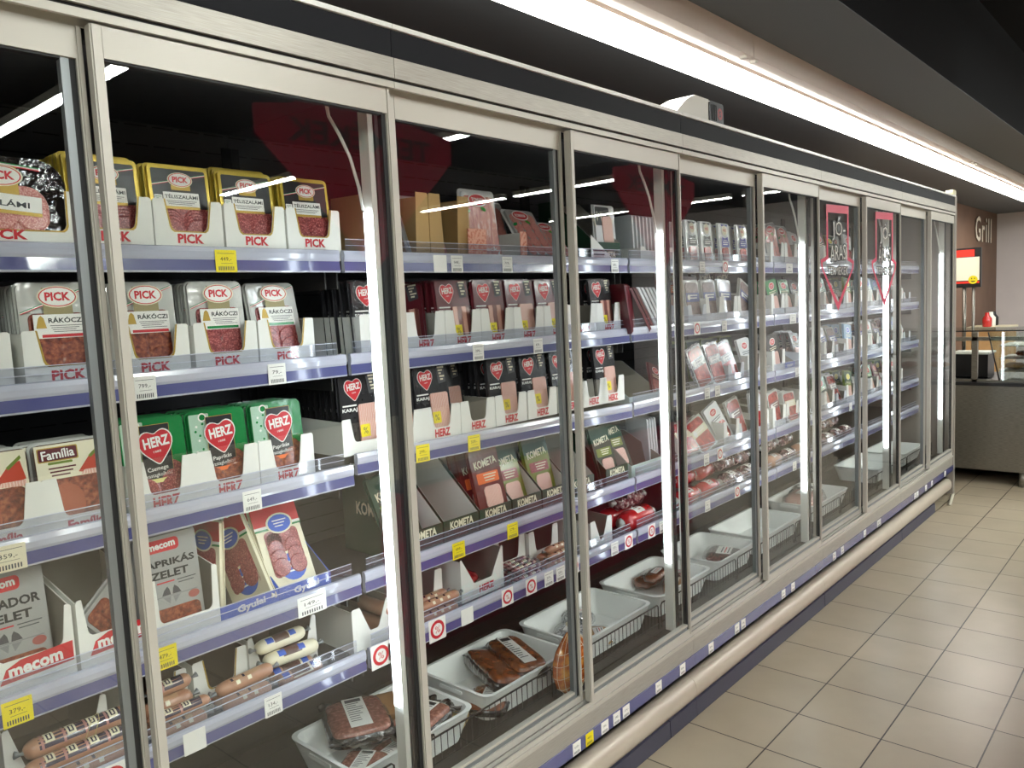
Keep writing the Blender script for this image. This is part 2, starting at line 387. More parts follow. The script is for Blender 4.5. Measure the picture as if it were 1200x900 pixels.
for cx in (-0.7, 0.0, 1.1):
    b = MB(); b.text('TERM\u00c9KEK', cx - 0.3, 0.12, cx + 0.3, 0.26, 0.202, BLACK, bold=0.02, mirror=True); b.obj('lettering', e)

# ================================================================ refrigerated cabinets
BAY = ['leftmost', 'second', 'middle', 'fourth', 'far']
def door(parent, x0, x1, yf, glass_y, left_stile=(('A', 0.02),), right_stile=(('P', 0.014), ('G', 0.011), ('A', 0.012))):
    z0, z1 = 0.333, 2.112
    b = MB(); g = MB()
    def stile(xa, parts):
        for kd, w in parts:
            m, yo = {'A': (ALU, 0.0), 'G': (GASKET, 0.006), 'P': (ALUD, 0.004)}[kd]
            b.box(xa, xa + w, yf + yo, yf + 0.02, z0, z1, m)
            if kd == 'A': b.box(xa + 0.003, xa + w - 0.003, yf - 0.003, yf, z0, z1, ALU)
            xa += w
    lw, rw = sum(q[1] for q in left_stile), sum(q[1] for q in right_stile)
    stile(x0, left_stile); stile(x1 - rw, right_stile)
    b.box(x0 + lw, x1 - 0.012, yf - 0.001, yf + 0.02, 2.058, z1, ALU)
    b.box(x0 + lw, x1 - 0.012, yf - 0.001, yf + 0.02, z0, 0.352, ALU); b.box(x0 + lw, x1 - rw, yf + 0.004, yf + 0.02, 0.352, 0.366, ALUD); b.box(x0 + lw, x1 - rw, yf + 0.002, yf + 0.02, 0.366, 0.374, ALU)
    b.box(x0 + lw, x1 - rw, yf + 0.002, yf + 0.018, 2.054, 2.058, GASKET)
    o = b.obj('sliding_door', parent)
    g.box(x0 + lw, x1 - rw, glass_y, glass_y + 0.005, 0.374, 2.054, GLASS); g.obj('glass_pane', o)
    return o
for i in range(5):
    X0, X1 = UX[i], UX[i + 1]; M = (X0 + X1) / 2
    c = empty('refrigerated_cabinet', (M, FRONT, 0.0))
    tag(c, ('tall glass-doored chiller cabinet nearest the camera, holding salami in gold packs', 'second glass-doored chiller cabinet, holding maroon ham packs and brown kraft boxes',
            'third glass-doored chiller cabinet, with the wall sensor box just left above it', 'fourth glass-doored chiller cabinet, with the first pink arrow sticker',
            'last glass-doored chiller cabinet, beside the end panel and the grill counter')[i], 'chiller cabinet', 'row of glass-doored chiller cabinets')
    x0, x1 = X0 - M + 0.0008, X1 - M - 0.0008
    def loc(b, name, parent=c, bevel=0.0):      # parts are drawn in world Y/Z, bay-centred X
        b.v = [(x, y - FRONT, z) for x, y, z in b.v]; return b.obj(name, parent, bevel)
    b = MB(); b.box(x0, x1, 2.22, 2.42, 0.06, 2.2, INNER); b.box(x0, x1, 2.2, 2.22, 0.32, 2.14, BACKM)
    b.box(x0 + 0.001, x0 + 0.025, 2.19, 2.2, 0.36, 2.1, RECESS); b.box(x1 - 0.025, x1 - 0.001, 2.19, 2.2, 0.36, 2.1, RECESS)
    loc(b, 'back_wall')
    b = MB(); b.box(x0, x1, 1.53, 2.2, 2.14, 2.2, INNER); loc(b, 'inner_ceiling')
    b = MB(); b.box(x0, x1, 1.5, 2.2, 0.06, 0.312, DECKM); b.box(x0, x1, 1.53, 1.542, 0.312, 0.322, DECKM); b.box(x0, x1, 1.572, 1.578, 0.312, 0.317, DECKM)
    b.box(x0, x1, 2.05, 2.2, 0.312, 0.36, DECKM); loc(b, 'deck')
    # front apron
    b = MB(); b.box(x0, x1, 1.45, 1.50, 0.245, 0.318, STEEL); b.box(x0, x1, 1.446, 1.45, 0.306, 0.318, ALU); loc(b, 'sill_panel')
    b = MB(); b.box(x0, x1, 1.452, 1.456, 0.318, 0.332, ALU); b.box(x0, x1, 1.476, 1.479, 0.318, 0.33, ALU); b.box(x0, x1, 1.458, 1.474, 0.318, 0.3185, ALUD)
    b.box(x0, x1, 1.496, 1.5, 0.318, 0.345, PLWHITE); loc(b, 'lower_track')
    b = MB(); b.box(x0, x1, 1.445, 1.47, 0.203, 0.245, RAILBLUE); st = loc(b, 'price_strip')
    if i in (1, 2, 3, 4):
        rnd = random.Random(40 + i)
        spots = [1.857, 1.925, 2.01, 2.079, 2.136, 2.346, 2.518] if i == 1 else [X0 + rnd.uniform(0.1, 1.25) for _ in range(5)]
        for k, tx in enumerate(spots):
            b = MB(); yel = (i == 1 and k == 1)
            b.box(tx - M - 0.02, tx - M + 0.02, 1.4435, 1.4448, 0.204, 0.244, YELLOW if yel else TAGW)
            b.text('%d,-' % rnd.randint(120, 990), tx - M - 0.012, 0.224, tx - M + 0.012, 0.233, 1.443, INK)
            for q in range(7): b.poly(rr(tx - M - 0.014 + q * 0.004, 0.208, tx - M - 0.012 + q * 0.004, 0.216, 0.0001, 1), 1.443, INK)
            b.v = [(x, y - FRONT, z) for x, y, z in b.v]; b.obj('price_tag', st)
    b = MB(); b.box(x0, x1, 1.5, 1.56, 0.06, 0.245, RECESS); b.box(x0, x1, 1.47, 1.5, 0.2, 0.245, RECESS); loc(b, 'black_recess')
    bl = x1 if i < 4 else x1 - 0.06
    prof = [(1.5, 0.064), (1.462, 0.064), (1.45, 0.068), (1.443, 0.083), (1.441, 0.102), (1.444, 0.122), (1.452, 0.138), (1.466, 0.146), (1.5, 0.146)]
    b = MB(); b.prism(prof, 'yz', x0, bl, BUMPER, True); loc(b, 'bumper')
    kl = x1 - 0.004 if i < 4 else 6.12 - M
    if i == 1:
        b = MB(); b.prism([(1.5, 0.0), (1.441, 0.0), (1.443, 0.064), (1.5, 0.064)], 'yz', x0, 2.413 - M, KICK); loc(b, 'kick_plate')
        b = MB(); b.prism([(1.5, 0.0), (1.441, 0.0), (1.443, 0.064), (1.5, 0.064)], 'yz', 2.419 - M, x1, KICK); loc(b, 'kick_plate')
    else:
        b = MB(); b.prism([(1.5, 0.0), (1.441, 0.0), (1.443, 0.064), (1.5, 0.064)], 'yz', x0, kl, KICK); loc(b, 'kick_plate')
    # head
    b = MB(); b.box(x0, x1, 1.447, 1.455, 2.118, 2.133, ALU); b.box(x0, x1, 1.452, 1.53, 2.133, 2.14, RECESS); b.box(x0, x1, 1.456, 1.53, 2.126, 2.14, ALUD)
    b.box(x0, x1, 1.478, 1.482, 2.112, 2.126, ALU); b.box(x0, x1, 1.505, 1.53, 2.1, 2.14, GASKET); loc(b, 'upper_track')
    b = MB(); b.box(x0, x1, 1.444, 1.53, 2.14, 2.186, STEEL)
    loc(b, 'header_panel')
    b = MB(); b.prism([(1.452, 2.186), (1.449, 2.25), (1.47, 2.25), (2.42, 2.25), (2.42, 2.2), (1.53, 2.2), (1.53, 2.186)], 'yz', x0, x1, CANOPY); loc(b, 'canopy')
    b = MB(); b.box(x0, x1, 1.442, 1.475, 2.251, 2.262, mat('canopy_edge_white', (236, 236, 232), 0.3)); loc(b, 'canopy_edge')
    # doors: left one on the rear track, right one on the front track
    mid = X0 + 0.674 - M
    door(c, x0 + 0.003, mid - 0.001, 0.0295, 0.0365)
    door(c, mid + 0.001, x1 - 0.014, 0.0, 0.008, (('A', 0.02),), (('G', 0.011), ('A', 0.012)))
    # mullion with tube light, an unseen added strip and cable
    if i < 5:
        mx = X1 - M
        b = MB(); b.box(mx - 0.032, mx - 0.0012, 1.515, 1.55, 0.33, 2.12, PLWHITE); b.box(mx - 0.016, mx - 0.0012, 1.508, 1.515, 0.33, 2.12, GASKET); ml = loc(b, 'mullion')
        b = MB(); b.box(mx - 0.042, mx - 0.0323, 1.517, 1.538, 0.60, 1.84, LED); b.v = [(x, y - FRONT, z) for x, y, z in b.v]; b.obj('tube_or_fill_light', ml)
        b = MB(); b.box(mx - 0.0008, mx + (0.009 if i < 4 else 0.0), 1.525, 1.545, 0.60, 1.84, LED); b.v = [(x, y - FRONT, z) for x, y, z in b.v]; b.obj('tube_or_fill_light', ml)  # unseen second strip, added to brighten the products right of the mullion
        b = MB(); pth = [(-0.1, 1.56, 2.139), (-0.115, 1.56, 2.10), (-0.11, 1.558, 2.06), (-0.085, 1.555, 2.02), (-0.06, 1.552, 1.97), (-0.045, 1.545, 1.9), (-0.04, 1.54, 1.845)]
        b.tube([(mx + q[0], q[1], q[2]) for q in pth], 0.0045, PLWHITE, 6); b.v = [(x, y - FRONT, z) for x, y, z in b.v]; b.obj('cable', ml)
    # deck wire front: two lengths per bay
    for k in range(2):
        a = x0 + 0.01 + k * (x1 - x0) / 2; d = a + (x1 - x0) / 2 - 0.02
        b = MB()
        yw, zw = 1.595, 0.411
        b.tube([(a, yw, 0.3125), (a, yw, zw - 0.008), (a + 0.008, yw, zw), (d - 0.008, yw, zw), (d, yw, zw - 0.008), (d, yw, 0.3125)], 0.0028, WIRE, 6)
        b.tube([(a, yw, 0.335), (d, yw, 0.335)], 0.0022, WIRE, 5)
        n = 26
        for q in range(1, n): xx = a + (d - a) * q / n; b.tube([(xx, yw, 0.33), (xx, yw, zw)], 0.0014, WIRE, 5)
        loc(b, 'wire_front')
# end panel of the row
b = MB(); b.box(6.662, 6.70, 1.448, 2.42, 0.018, 2.262, mat('end_panel', (150, 142, 134), 0.4, 0.3)); b.box(6.70, 6.704, 1.446, 2.42, 0.018, 2.262, ALU)
ep = b.obj('cabinet_end_panel'); tag(ep, 'narrow upright end panel closing the far end of the chiller row', 'panel')
b = MB(); b.prism(rr(6.60, 2.2632, 6.70, 2.302, 0.02), 'xz', 1.45, 1.50, mat('cap_cream', (216, 208, 170), 0.4)); b.obj('corner_cap', ep)
# sensor box on the canopy
e = empty('sensor_box', (2.79, 1.50, 2.259)); tag(e, 'small white sensor box with black display on top of the cabinet canopy', 'sensor')
b = MB(); b.prism([(-0.19, 0.0), (0.05, 0.0), (0.05, 0.085), (-0.06, 0.085), (-0.12, 0.06), (-0.19, 0.01)], 'xz', -0.045, 0.06, PLWHITE); b.obj('housing', e, 0.006)
b = MB(); b.prism(rr(0.048, 0.0, 0.165, 0.082, 0.012), 'xz', -0.048, 0.062, BLACK); fp = b.obj('face', e)
b = MB(); b.poly(ell(0.135, 0.042, 0.02, 0.022), -0.0486, mat('sensor_red', (150, 34, 40), 0.4)); b.text('S', 0.126, 0.030, 0.144, 0.054, -0.049, BLACK, bold=0.03); b.obj('emblem', fp)
b = MB()
for q in range(4): b.box(0.066 + q * 0.012, 0.07 + q * 0.012, -0.05, -0.048, 0.012, 0.07, INK)
b.obj('grille', fp)
# transparent arrow stickers on two doors of the fourth bay
PINK = mat('sticker_pink', (214, 40, 84), 0.5)
for k, (cx, hw, sh) in enumerate(((4.305, 0.165, 0.248), (5.0, 0.165, 0.235))):
    yy = 1.4565 if k == 1 else 1.484
    e = empty('arrow_sticker', (cx, yy, 1.497))
    tag(e, ('pink outlined downward arrow sticker on the glass, left one of the two', 'pink outlined downward arrow sticker on the glass, right one of the two')[k], 'sticker', 'arrow stickers on the glass')
    o_ = [(-hw, 0.545), (hw, 0.555), (hw, 0.285), (sh, 0.262), (sh - 0.01, 0.225), (0, 0), (-sh + 0.01, 0.225), (-sh, 0.262), (-hw, 0.285)]
    w_ = 0.022
    i_ = [(-hw + w_, 0.505), (hw - w_, 0.512), (hw - w_, 0.268), (sh - 0.025, 0.25), (sh - 0.032, 0.222), (0, 0.045), (-sh + 0.032, 0.222), (-sh + 0.025, 0.25), (-hw + w_, 0.268)]
    b = MB(); n = len(o_); b.add([(x, 0, z) for x, z in o_ + i_], [(q, (q + 1) % n, n + (q + 1) % n, n + q) for q in range(n)], PINK); b.obj('outline', e)
    b = MB()
    for tx, bx in (('J\u00d3-', (-0.085, 0.37, 0.11, 0.485)), ('\u00c1RAS', (-0.115, 0.265, 0.115, 0.365)), ('TERM\u00c9KEK', (-0.15, 0.19, 0.15, 0.24))):
        b.text(tx, *[q + d_ for q, d_ in zip(bx, (-0.007, -0.007, 0.007, 0.007))], -0.0006, BLACK, rot=0.06 if tx[0] != 'T' else 0, bold=0.08); b.text(tx, *bx, -0.001, PLWHITE, rot=0.06 if tx[0] != 'T' else 0, bold=-0.008)
    b.obj('lettering', e)

# ---------------------------------------------------------------- shelves with price rails
def pct_sticker(b, cx, zc, y, s=0.03):
    b.poly(rr(cx - s, zc - s, cx + s, zc + s, 0.002), y, TAGW)
    b.poly(ell(cx, zc, s * 0.82, s * 0.82), y - 0.0003, RED); b.poly(ell(cx, zc, s * 0.55, s * 0.55), y - 0.0006, TAGW)
    b.text('%', cx - s * 0.3, zc - s * 0.3, cx + s * 0.3, zc + s * 0.3, y - 0.0009, RED)
TAGS = {  # bay, shelf: (x, kind, text)
    (0, 'A'): [(0.945, 'y', '449,-')],
    (0, 'B'): [(0.737, 'w', '799,-'), (1.054, 'w', '79,-')],
    (0, 'C'): [(0.963, 'w', '649,-')],
    (0, 'D'): [(0.455, 'w', '359,-'), (1.105, 'W', '149,-')],
    (0, 'D2'): [],
    (0, 'E'): [(0.776, 'b', ''), (0.976, 'w', '134,-'), (0.60, 'p', '')],
    (1, 'A'): [(1.615, 'b', ''), (1.684, 'w', '949,-'), (1.909, 'w', '719,-'), (2.517, 'w', '689,-')],
    (1, 'B'): [(1.366, 'w', '549,-'), (1.756, 'w', '399,-'), (2.045, 'w', '459,-')],
    (1, 'C'): [(1.507, 'y', '299,-'), (1.718, 'y', '329,-'), (2.185, 'w', '359,-')],
    (1, 'D'): [(1.628, 'y', '499,-'), (1.875, 'y', '579,-'), (2.187, 'y', '479,-')],
    (1, 'E'): [(1.31, 'P', ''), (1.36, 'w', '219,-'), (1.523, 'P', ''), (1.649, 'b', ''), (1.835, 'p', ''), (1.955, 'p', ''), (2.05, 'w', '319,-'), (2.115, 'w', '259,-'), (2.195, 'p', ''), (2.453, 'w', '289,-'), (2.55, 'p', '')],
    (2, 'A'): [(3.2, 'w', '559,-'), (3.42, 'p', '')], (2, 'E'): [(2.72, 'p', ''), (2.806, 'w', '499,-'), (3.2, 'w', '449,-'), (3.5, 'p', '')],
    (2, 'B'): [(3.14, 'p', ''), (3.4, 'w', '389,-')], (2, 'C'): [(3.22, 'w', '419,-'), (3.32, 'w', '659,-')], (2, 'D'): [(3.2, 'w', '699,-'), (3.33, 'p', '')],
    (3, 'A'): [(4.16, 'W', '599,-')], (3, 'B'): [(4.2, 'W', '349,-'), (4.4, 'w', '519,-')], (3, 'C'): [(4.25, 'w', '289,-')], (3, 'D'): [(5.1, 'w', '639,-')], (3, 'E'): [(4.2, 'w', '199,-')],
    (4, 'B'): [(5.9, 'w', '459,-')], (4, 'D'): [(6.1, 'w', '379,-')],
}
YTAG0 = {(0, 'Dy'): [(0.442, 'y', '379,-'), (0.728, 'y', '479,-')]}
TAGS[(0, 'D')] = [(0.442, 'y', '379,-'), (0.728, 'y', '479,-'), (1.105, 'W', '149,-')]
TAGS[(0, 'C')] = [(0.455, 'c', '359,-'), (0.963, 'w', '649,-')]
SHN = {'A': 'top', 'B': 'second', 'C': 'third', 'D': 'fourth', 'E': 'lowest'}
def board_top(i, s):
    zt = SH[s]
    if i == 1 and s == 'C': return zt + 0.008
    return zt - 0.028
for i in range(5):
    x0, x1 = UX[i] + 0.006, UX[i + 1] - 0.008; M = (x0 + x1) / 2
    for s, zt in SH.items():
        e = empty('shelf', (M, RY, zt))
        tag(e, '%s shelf with a pale and violet price rail in the %s bay' % (SHN[s], BAY[i]) if s != 'A' else 'top shelf with a pale and violet price rail in the %s bay' % BAY[i], 'shelf', 'shelves of the chiller row')
        if i == 1 and s == 'C': e.rotation_euler = (0, R_(1.2), 0); e.location.z = zt + 0.012
        hl = (x1 - x0) / 2; bt = -0.028 if not (i == 1 and s == 'C') else -0.006
        b = MB(); b.box(-hl, hl, 0.012, 0.44, bt - 0.022, bt, SHELFM); b.box(-hl + 0.01, -hl + 0.014, 0.05, 0.494, bt - 0.07, bt - 0.0225, SHELFM); b.box(hl - 0.014, hl - 0.01, 0.05, 0.494, bt - 0.07, bt - 0.0225, SHELFM)
        b.obj('board', e)
        b = MB()
        pr = [(0.011, -0.058), (-0.001, -0.058), (-0.0025, -0.054), (0.0, -0.03), (-0.003, -0.024), (-0.004, -0.012), (-0.001, -0.002), (0.006, 0.0), (0.011, -0.002)]
        hx = [-hl, hl]; n = len(pr); vs = [(x, y, z) for x in hx for y, z in pr]
        cols = [RAILTOP, RAILTOP, RAILBLUE, RAILTOP, RAILTOP, RAILTOP, RAILTOP, RAILTOP, RAILTOP]
        for q in range(n): b.add([vs[q], vs[(q + 1) % n], vs[n + (q + 1) % n], vs[n + q]], [(0, 1, 2, 3)], cols[q], q in (3, 4, 5))
        b.add(vs[:n], [tuple(range(n))], RAILTOP); b.add(vs[n:], [tuple(range(n))[::-1]], RAILTOP)
        rl = b.obj('price_rail', e)
        if not (i == 1 and s == 'C') and not (i == 0 and s == 'A'):
            b = MB(); b.box(-hl + 0.018, hl - 0.018, 0.012, 0.0145, -0.02, 0.03, ACRYL)
            b.box(-hl + 0.018, hl - 0.018, 0.0118, 0.0147, 0.0288, 0.030, mat('acrylic_edge', (214, 216, 232), 0.2)); b.box(-hl + 0.018, hl - 0.018, 0.0115, 0.0148, 0.013, 0.0138, _M['acrylic_edge'])
            b.obj('riser', e)
        for k, (tx, kd, t) in enumerate(TAGS.get((i, s), [])):
            b = MB(); cx = tx - M; y = -0.0045
            if kd in 'pP': pct_sticker(b, cx, -0.031 if kd == 'P' else -0.03, y, 0.034 if kd == 'P' else 0.028)
            else:
                w = {'y': 0.026, 'w': 0.024, 'W': 0.042, 'c': 0.03, 'b': 0.026}[kd]; h = 0.05
                mt = {'y': YELLOW, 'c': CREAM}.get(kd, TAGW)
                b.prism(rr(cx - w, -0.058, cx + w, -0.058 + h, 0.001, 1), 'xz', y, y + 0.001, mt)
                if t:
                    b.text(t, cx - w * 0.55, -0.034, cx + w * 0.5, -0.024, y - 0.0003, BLACK)
                    b.box(cx - w * 0.8, cx + w * 0.8, y - 0.0003, y, -0.0165, -0.0155, INK); b.box(cx - w * 0.5, cx + w * 0.6, y - 0.0003, y, -0.0385, -0.0378, INK)
                    for q in range(9): b.poly(rr(cx - w * 0.75 + q * w * 0.17, -0.054, cx - w * 0.75 + q * w * 0.17 + w * 0.09, -0.045, 0.0001, 1), y - 0.0003, INK)
            b.obj('price_tag' if kd not in 'pP' else 'percent_sticker', rl)
# ================================================================ products: designs
DES = {}
def design(*parts):          # (part name, MB)
    return [(n, b.mesh(n)) for n, b in parts]
def tray_body(w, h, t, m, r=0.01, rim=None, rimw=0.006):
    b = MB()
    b.prism(rr(-w / 2, 0, w / 2, h, r), 'xz', -0.0025, 0.0, rim or m)
    b.prism(rr(-w / 2 + rimw, rimw, w / 2 - rimw, h - rimw, r * 0.8), 'xz', -t, -0.0024, m)
    return b
def slices(b, x0, x1, z0, z1, cols, rows, y, m, rx=None, rz=None):
    """overlapping rounds of cold cut, each a thin lens, kept inside the window x0..x1, z0..z1"""
    cw = (x1 - x0) / cols; rx = rx or cw * 0.52; rz = rz or min(rx, (z1 - z0) / 2)
    for c in range(cols):
        for r in range(rows):
            cz = z1 - rz - (z1 - z0 - 2 * rz) * (r / max(1, rows - 1) if rows > 1 else 0.5)
            cx = x0 + cw * (c + 0.5); yy = y - 0.0012 * (r + 1) - 0.0004 * c
            pts = [(max(x0, min(x1, px)), pz) for px, pz in ell(cx, cz, rx, rz, 22)]
            inn = [(cx + (px - cx) * 0.86, cz + (pz - cz) * 0.86) for px, pz in pts]
            n = len(pts)
            b.add([(p[0], yy + 0.001, p[1]) for p in pts] + [(p[0], yy - 0.0008, p[1]) for p in inn], [(k, (k + 1) % n, n + (k + 1) % n, n + k) for k in range(n)], m, True)
            b.poly(inn, yy - 0.0008, m)
    return b
def oval_logo(b, cx, cz, rx, rz, y, t='PICK'):
    b.poly(ell(cx, cz, rx, rz), y, CREAM); b.poly(ell(cx, cz, rx * 0.92, rz * 0.9), y - 0.0003, RED); b.poly(ell(cx, cz, rx * 0.86, rz * 0.82), y - 0.0006, TAGW)
    b.text(t, cx - rx * 0.62, cz - rz * 0.38, cx + rx * 0.62, cz + rz * 0.42, y - 0.0009, RED, bold=0.04)
def stripe(b, x0, z0, x1, z1, y, w=0.0022):
    for k, m in enumerate((RED, TAGW, GREEN)):
        d = (k - 1) * w
        b.poly([(x0, z0 + d - w / 2), (x1, z1 + d - w / 2), (x1, z1 + d + w / 2), (x0, z0 + d + w / 2)], y, m)
def lines(b, x0, x1, z, n, dz, y, m=INK, th=0.0012):
    for k in range(n): b.poly([(x0 + k * 0.002, z - k * dz), (x1 - (k * 37 % 3) * 0.006, z - k * dz), (x1 - (k * 37 % 3) * 0.006, z - k * dz + th), (x0 + k * 0.002, z - k * dz + th)], y, m)
def heart_logo(b, cx, cz, w, h, y, rot=0.1, t='HERZ'):
    b.poly(rot2(heart(cx, cz, w, h), rot, (cx, cz)), y, TAGW); b.poly(rot2(heart(cx, cz, w * 0.93, h * 0.93), rot, (cx, cz)), y - 0.0003, RED)
    b.text(t, cx - w * 0.36, cz - h * 0.02, cx + w * 0.38, cz + h * 0.26, y - 0.0006, TAGW, rot=rot, bold=0.035)
    b.text('1888', cx - w * 0.1, cz - h * 0.17, cx + w * 0.12, cz - h * 0.11, y - 0.0006, TAGW, rot=rot)
# gold rimmed winter-salami pack
w, h, t = 0.148, 0.198, 0.011
lb = MB(); y = -t - 0.0004
lb.poly(rr(-0.062, 0.10, 0.062, h - 0.012, 0.004), y, BLACK); stripe(lb, -0.062, 0.150, 0.062, 0.178, y - 0.0003, 0.0014)
lb.poly(rr(-0.020, 0.140, 0.024, 0.170, 0.001), y - 0.0006, GOLDLINE); oval_logo(lb, 0.002, 0.163, 0.029, 0.0165, y - 0.0009)
lb.poly(rr(-0.040, 0.098, 0.042, 0.135, 0.001), y - 0.0008, TAGW); lb.text('T\u00c9LISZAL\u00c1MI', -0.037, 0.121, 0.039, 0.131, y - 0.0012, BLACK, bold=0.02)
lines(lb, -0.034, 0.036, 0.115, 3, 0.0035, y - 0.0012); lb.poly(rr(-0.040, 0.098, 0.042, 0.104, 0.001), y - 0.001, GOLDLINE)
lb.poly(rr(-0.060, 0.104, -0.042, 0.128, 0.002), y - 0.0009, TAGW); lines(lb, -0.058, -0.045, 0.123, 5, 0.004, y - 0.0012, GREEN)
DES['gold'] = design(('tray', tray_body(w, h, t, GOLD, 0.01, GOLD, 0.005)), ('sliced_meat', slices(MB().prism(rr(-0.0615, 0.012, 0.0615, 0.1, 0.008), 'xz', -t - 0.0008, -t, SALAMI), -0.06, 0.06, 0.016, 0.1, 2, 4, -t, SALAMI)), ('label', lb))
# wide black salami pack
w, h, t = 0.24, 0.17, 0.014
bd = MB(); bd.prism(rr(-w / 2, 0, w / 2, h, 0.05, 8), 'xz', -t, 0, FILMD)
mt_ = MB(); mt_.poly(rr(-0.09, 0.022, 0.085, 0.115, 0.04, 8), -t - 0.001, PINKSAL); slices(mt_, -0.088, 0.083, 0.026, 0.1, 3, 2, -t - 0.0008, PINKSAL)
lb = MB(); y = -t - 0.005
stripe(lb, -0.03, 0.158, 0.075, 0.148, y); lb.poly(rr(-0.025, 0.095, 0.035, 0.15, 0.002), y, GOLDLINE); oval_logo(lb, 0.005, 0.132, 0.04, 0.021, y - 0.0005)
lb.poly(rot2(rr(-0.055, 0.060, 0.065, 0.098, 0.001), -0.08), y - 0.001, TAGW); lb.text('SZAL\u00c1MI', -0.045, 0.074, 0.05, 0.088, y - 0.0014, BLACK, rot=-0.08, bold=0.02)
lb.poly(rot2(rr(-0.055, 0.060, 0.065, 0.067, 0.001), -0.08), y - 0.0012, GOLDLINE)
DES['wide'] = design(('film_tray', bd), ('sliced_meat', mt_), ('label', lb))
# pale film pack with oval logo, red or green band
for key, bandm, meatm in (('rak_red', RED, BROWNMEAT), ('rak_green', GREEN, SALAMI)):
    w, h, t = 0.142, 0.212, 0.010
    lb = MB(); y = -t - 0.006
    stripe(lb, -0.066, 0.150, 0.06, 0.2, y, 0.0016); lb.poly(rr(-0.024, 0.146, 0.03, 0.2, 0.001), y - 0.0003, mat('label_khaki', (150, 138, 96), 0.5))
    oval_logo(lb, 0.004, 0.182, 0.038, 0.022, y - 0.0006)
    lb.poly(rr(-0.045, 0.100, 0.05, 0.147, 0.001), y - 0.0008, TAGW); lb.text('R\u00c1K\u00d3CZI', -0.018, 0.130, 0.047, 0.142, y - 0.0012, BLACK, bold=0.025)
    lb.poly([(-0.041, 0.12), (-0.022, 0.12), (-0.026, 0.14), (-0.031, 0.145), (-0.036, 0.14)], y - 0.0012, GOLDLINE); lines(lb, -0.016, 0.044, 0.124, 4, 0.004, y - 0.0012)
    lb.poly(rr(-0.032, 0.1015, 0.046, 0.1075, 0.001), y - 0.0013, bandm)
    mt_ = MB(); mt_.prism(rr(-0.052, 0.016, 0.052, 0.150, 0.012), 'xz', -t - 0.002, -t, meatm); slices(mt_, -0.052, 0.052, 0.018, 0.15, 2, 4, -t, meatm)
    DES[key] = design(('film_pack', tray_body(w, h, t, FILM, 0.014, FILM, 0.004)), ('sliced_meat', mt_), ('label', lb))
# ham tray with cream top card (framed red name plate)
w, h, t = 0.145, 0.165, 0.022
lb = MB(); y = -t - 0.0006
lb.poly([(-0.066, 0.085), (-0.03, 0.077), (0.02, 0.075), (0.066, 0.082), (0.066, 0.158), (-0.066, 0.158)], y, CREAM)
lb.poly(rr(-0.062, 0.125, 0.012, 0.153, 0.003), y - 0.0004, GOLDLINE); lb.poly(rr(-0.060, 0.127, 0.010, 0.151, 0.003), y - 0.0007, DKRED); lb.text('Fam\u00edlia', -0.055, 0.130, 0.005, 0.148, y - 0.001, TAGW, rot=0.04, bold=0.02)
lb.poly(rr(-0.045, 0.119, 0.0, 0.124, 0.002), y - 0.0004, OLIVE); lines(lb, -0.045, 0.005, 0.110, 3, 0.007, y - 0.0004, DKRED, 0.003)
lb.poly([(0.008, 0.098), (0.03, 0.125), (0.055, 0.138), (0.062, 0.102), (0.03, 0.092)], y - 0.0004, mat('print_ham_red', (190, 66, 40), 0.35)); lb.poly([(0.012, 0.092), (0.06, 0.088), (0.062, 0.1), (0.02, 0.1)], y - 0.0006, HAM)
lb.poly([(0.03, 0.127), (0.056, 0.148), (0.058, 0.142), (0.034, 0.122)], y - 0.0006, OLIVE)
mt_ = MB(); mt_.prism(rr(-0.06, 0.008, 0.06, 0.09, 0.014), 'xz', -t - 0.001, -t + 0.004, BROWNMEAT)
for k in range(4): mt_.poly(rot2(ell(-0.03 + 0.02 * k, 0.04 + 0.006 * (k % 2), 0.026, 0.03), 0.3 * k), -t - 0.0016 - 0.0003 * k, mat('meat_folded_ham', (168, 96, 74), 0.25, coat=0.5))
DES['familia'] = design(('tray', tray_body(w, h, t, mat('tray_dark_clear', (96, 72, 64), 0.12, coat=0.8), 0.012, FILM, 0.005)), ('sliced_meat', mt_), ('label', lb))
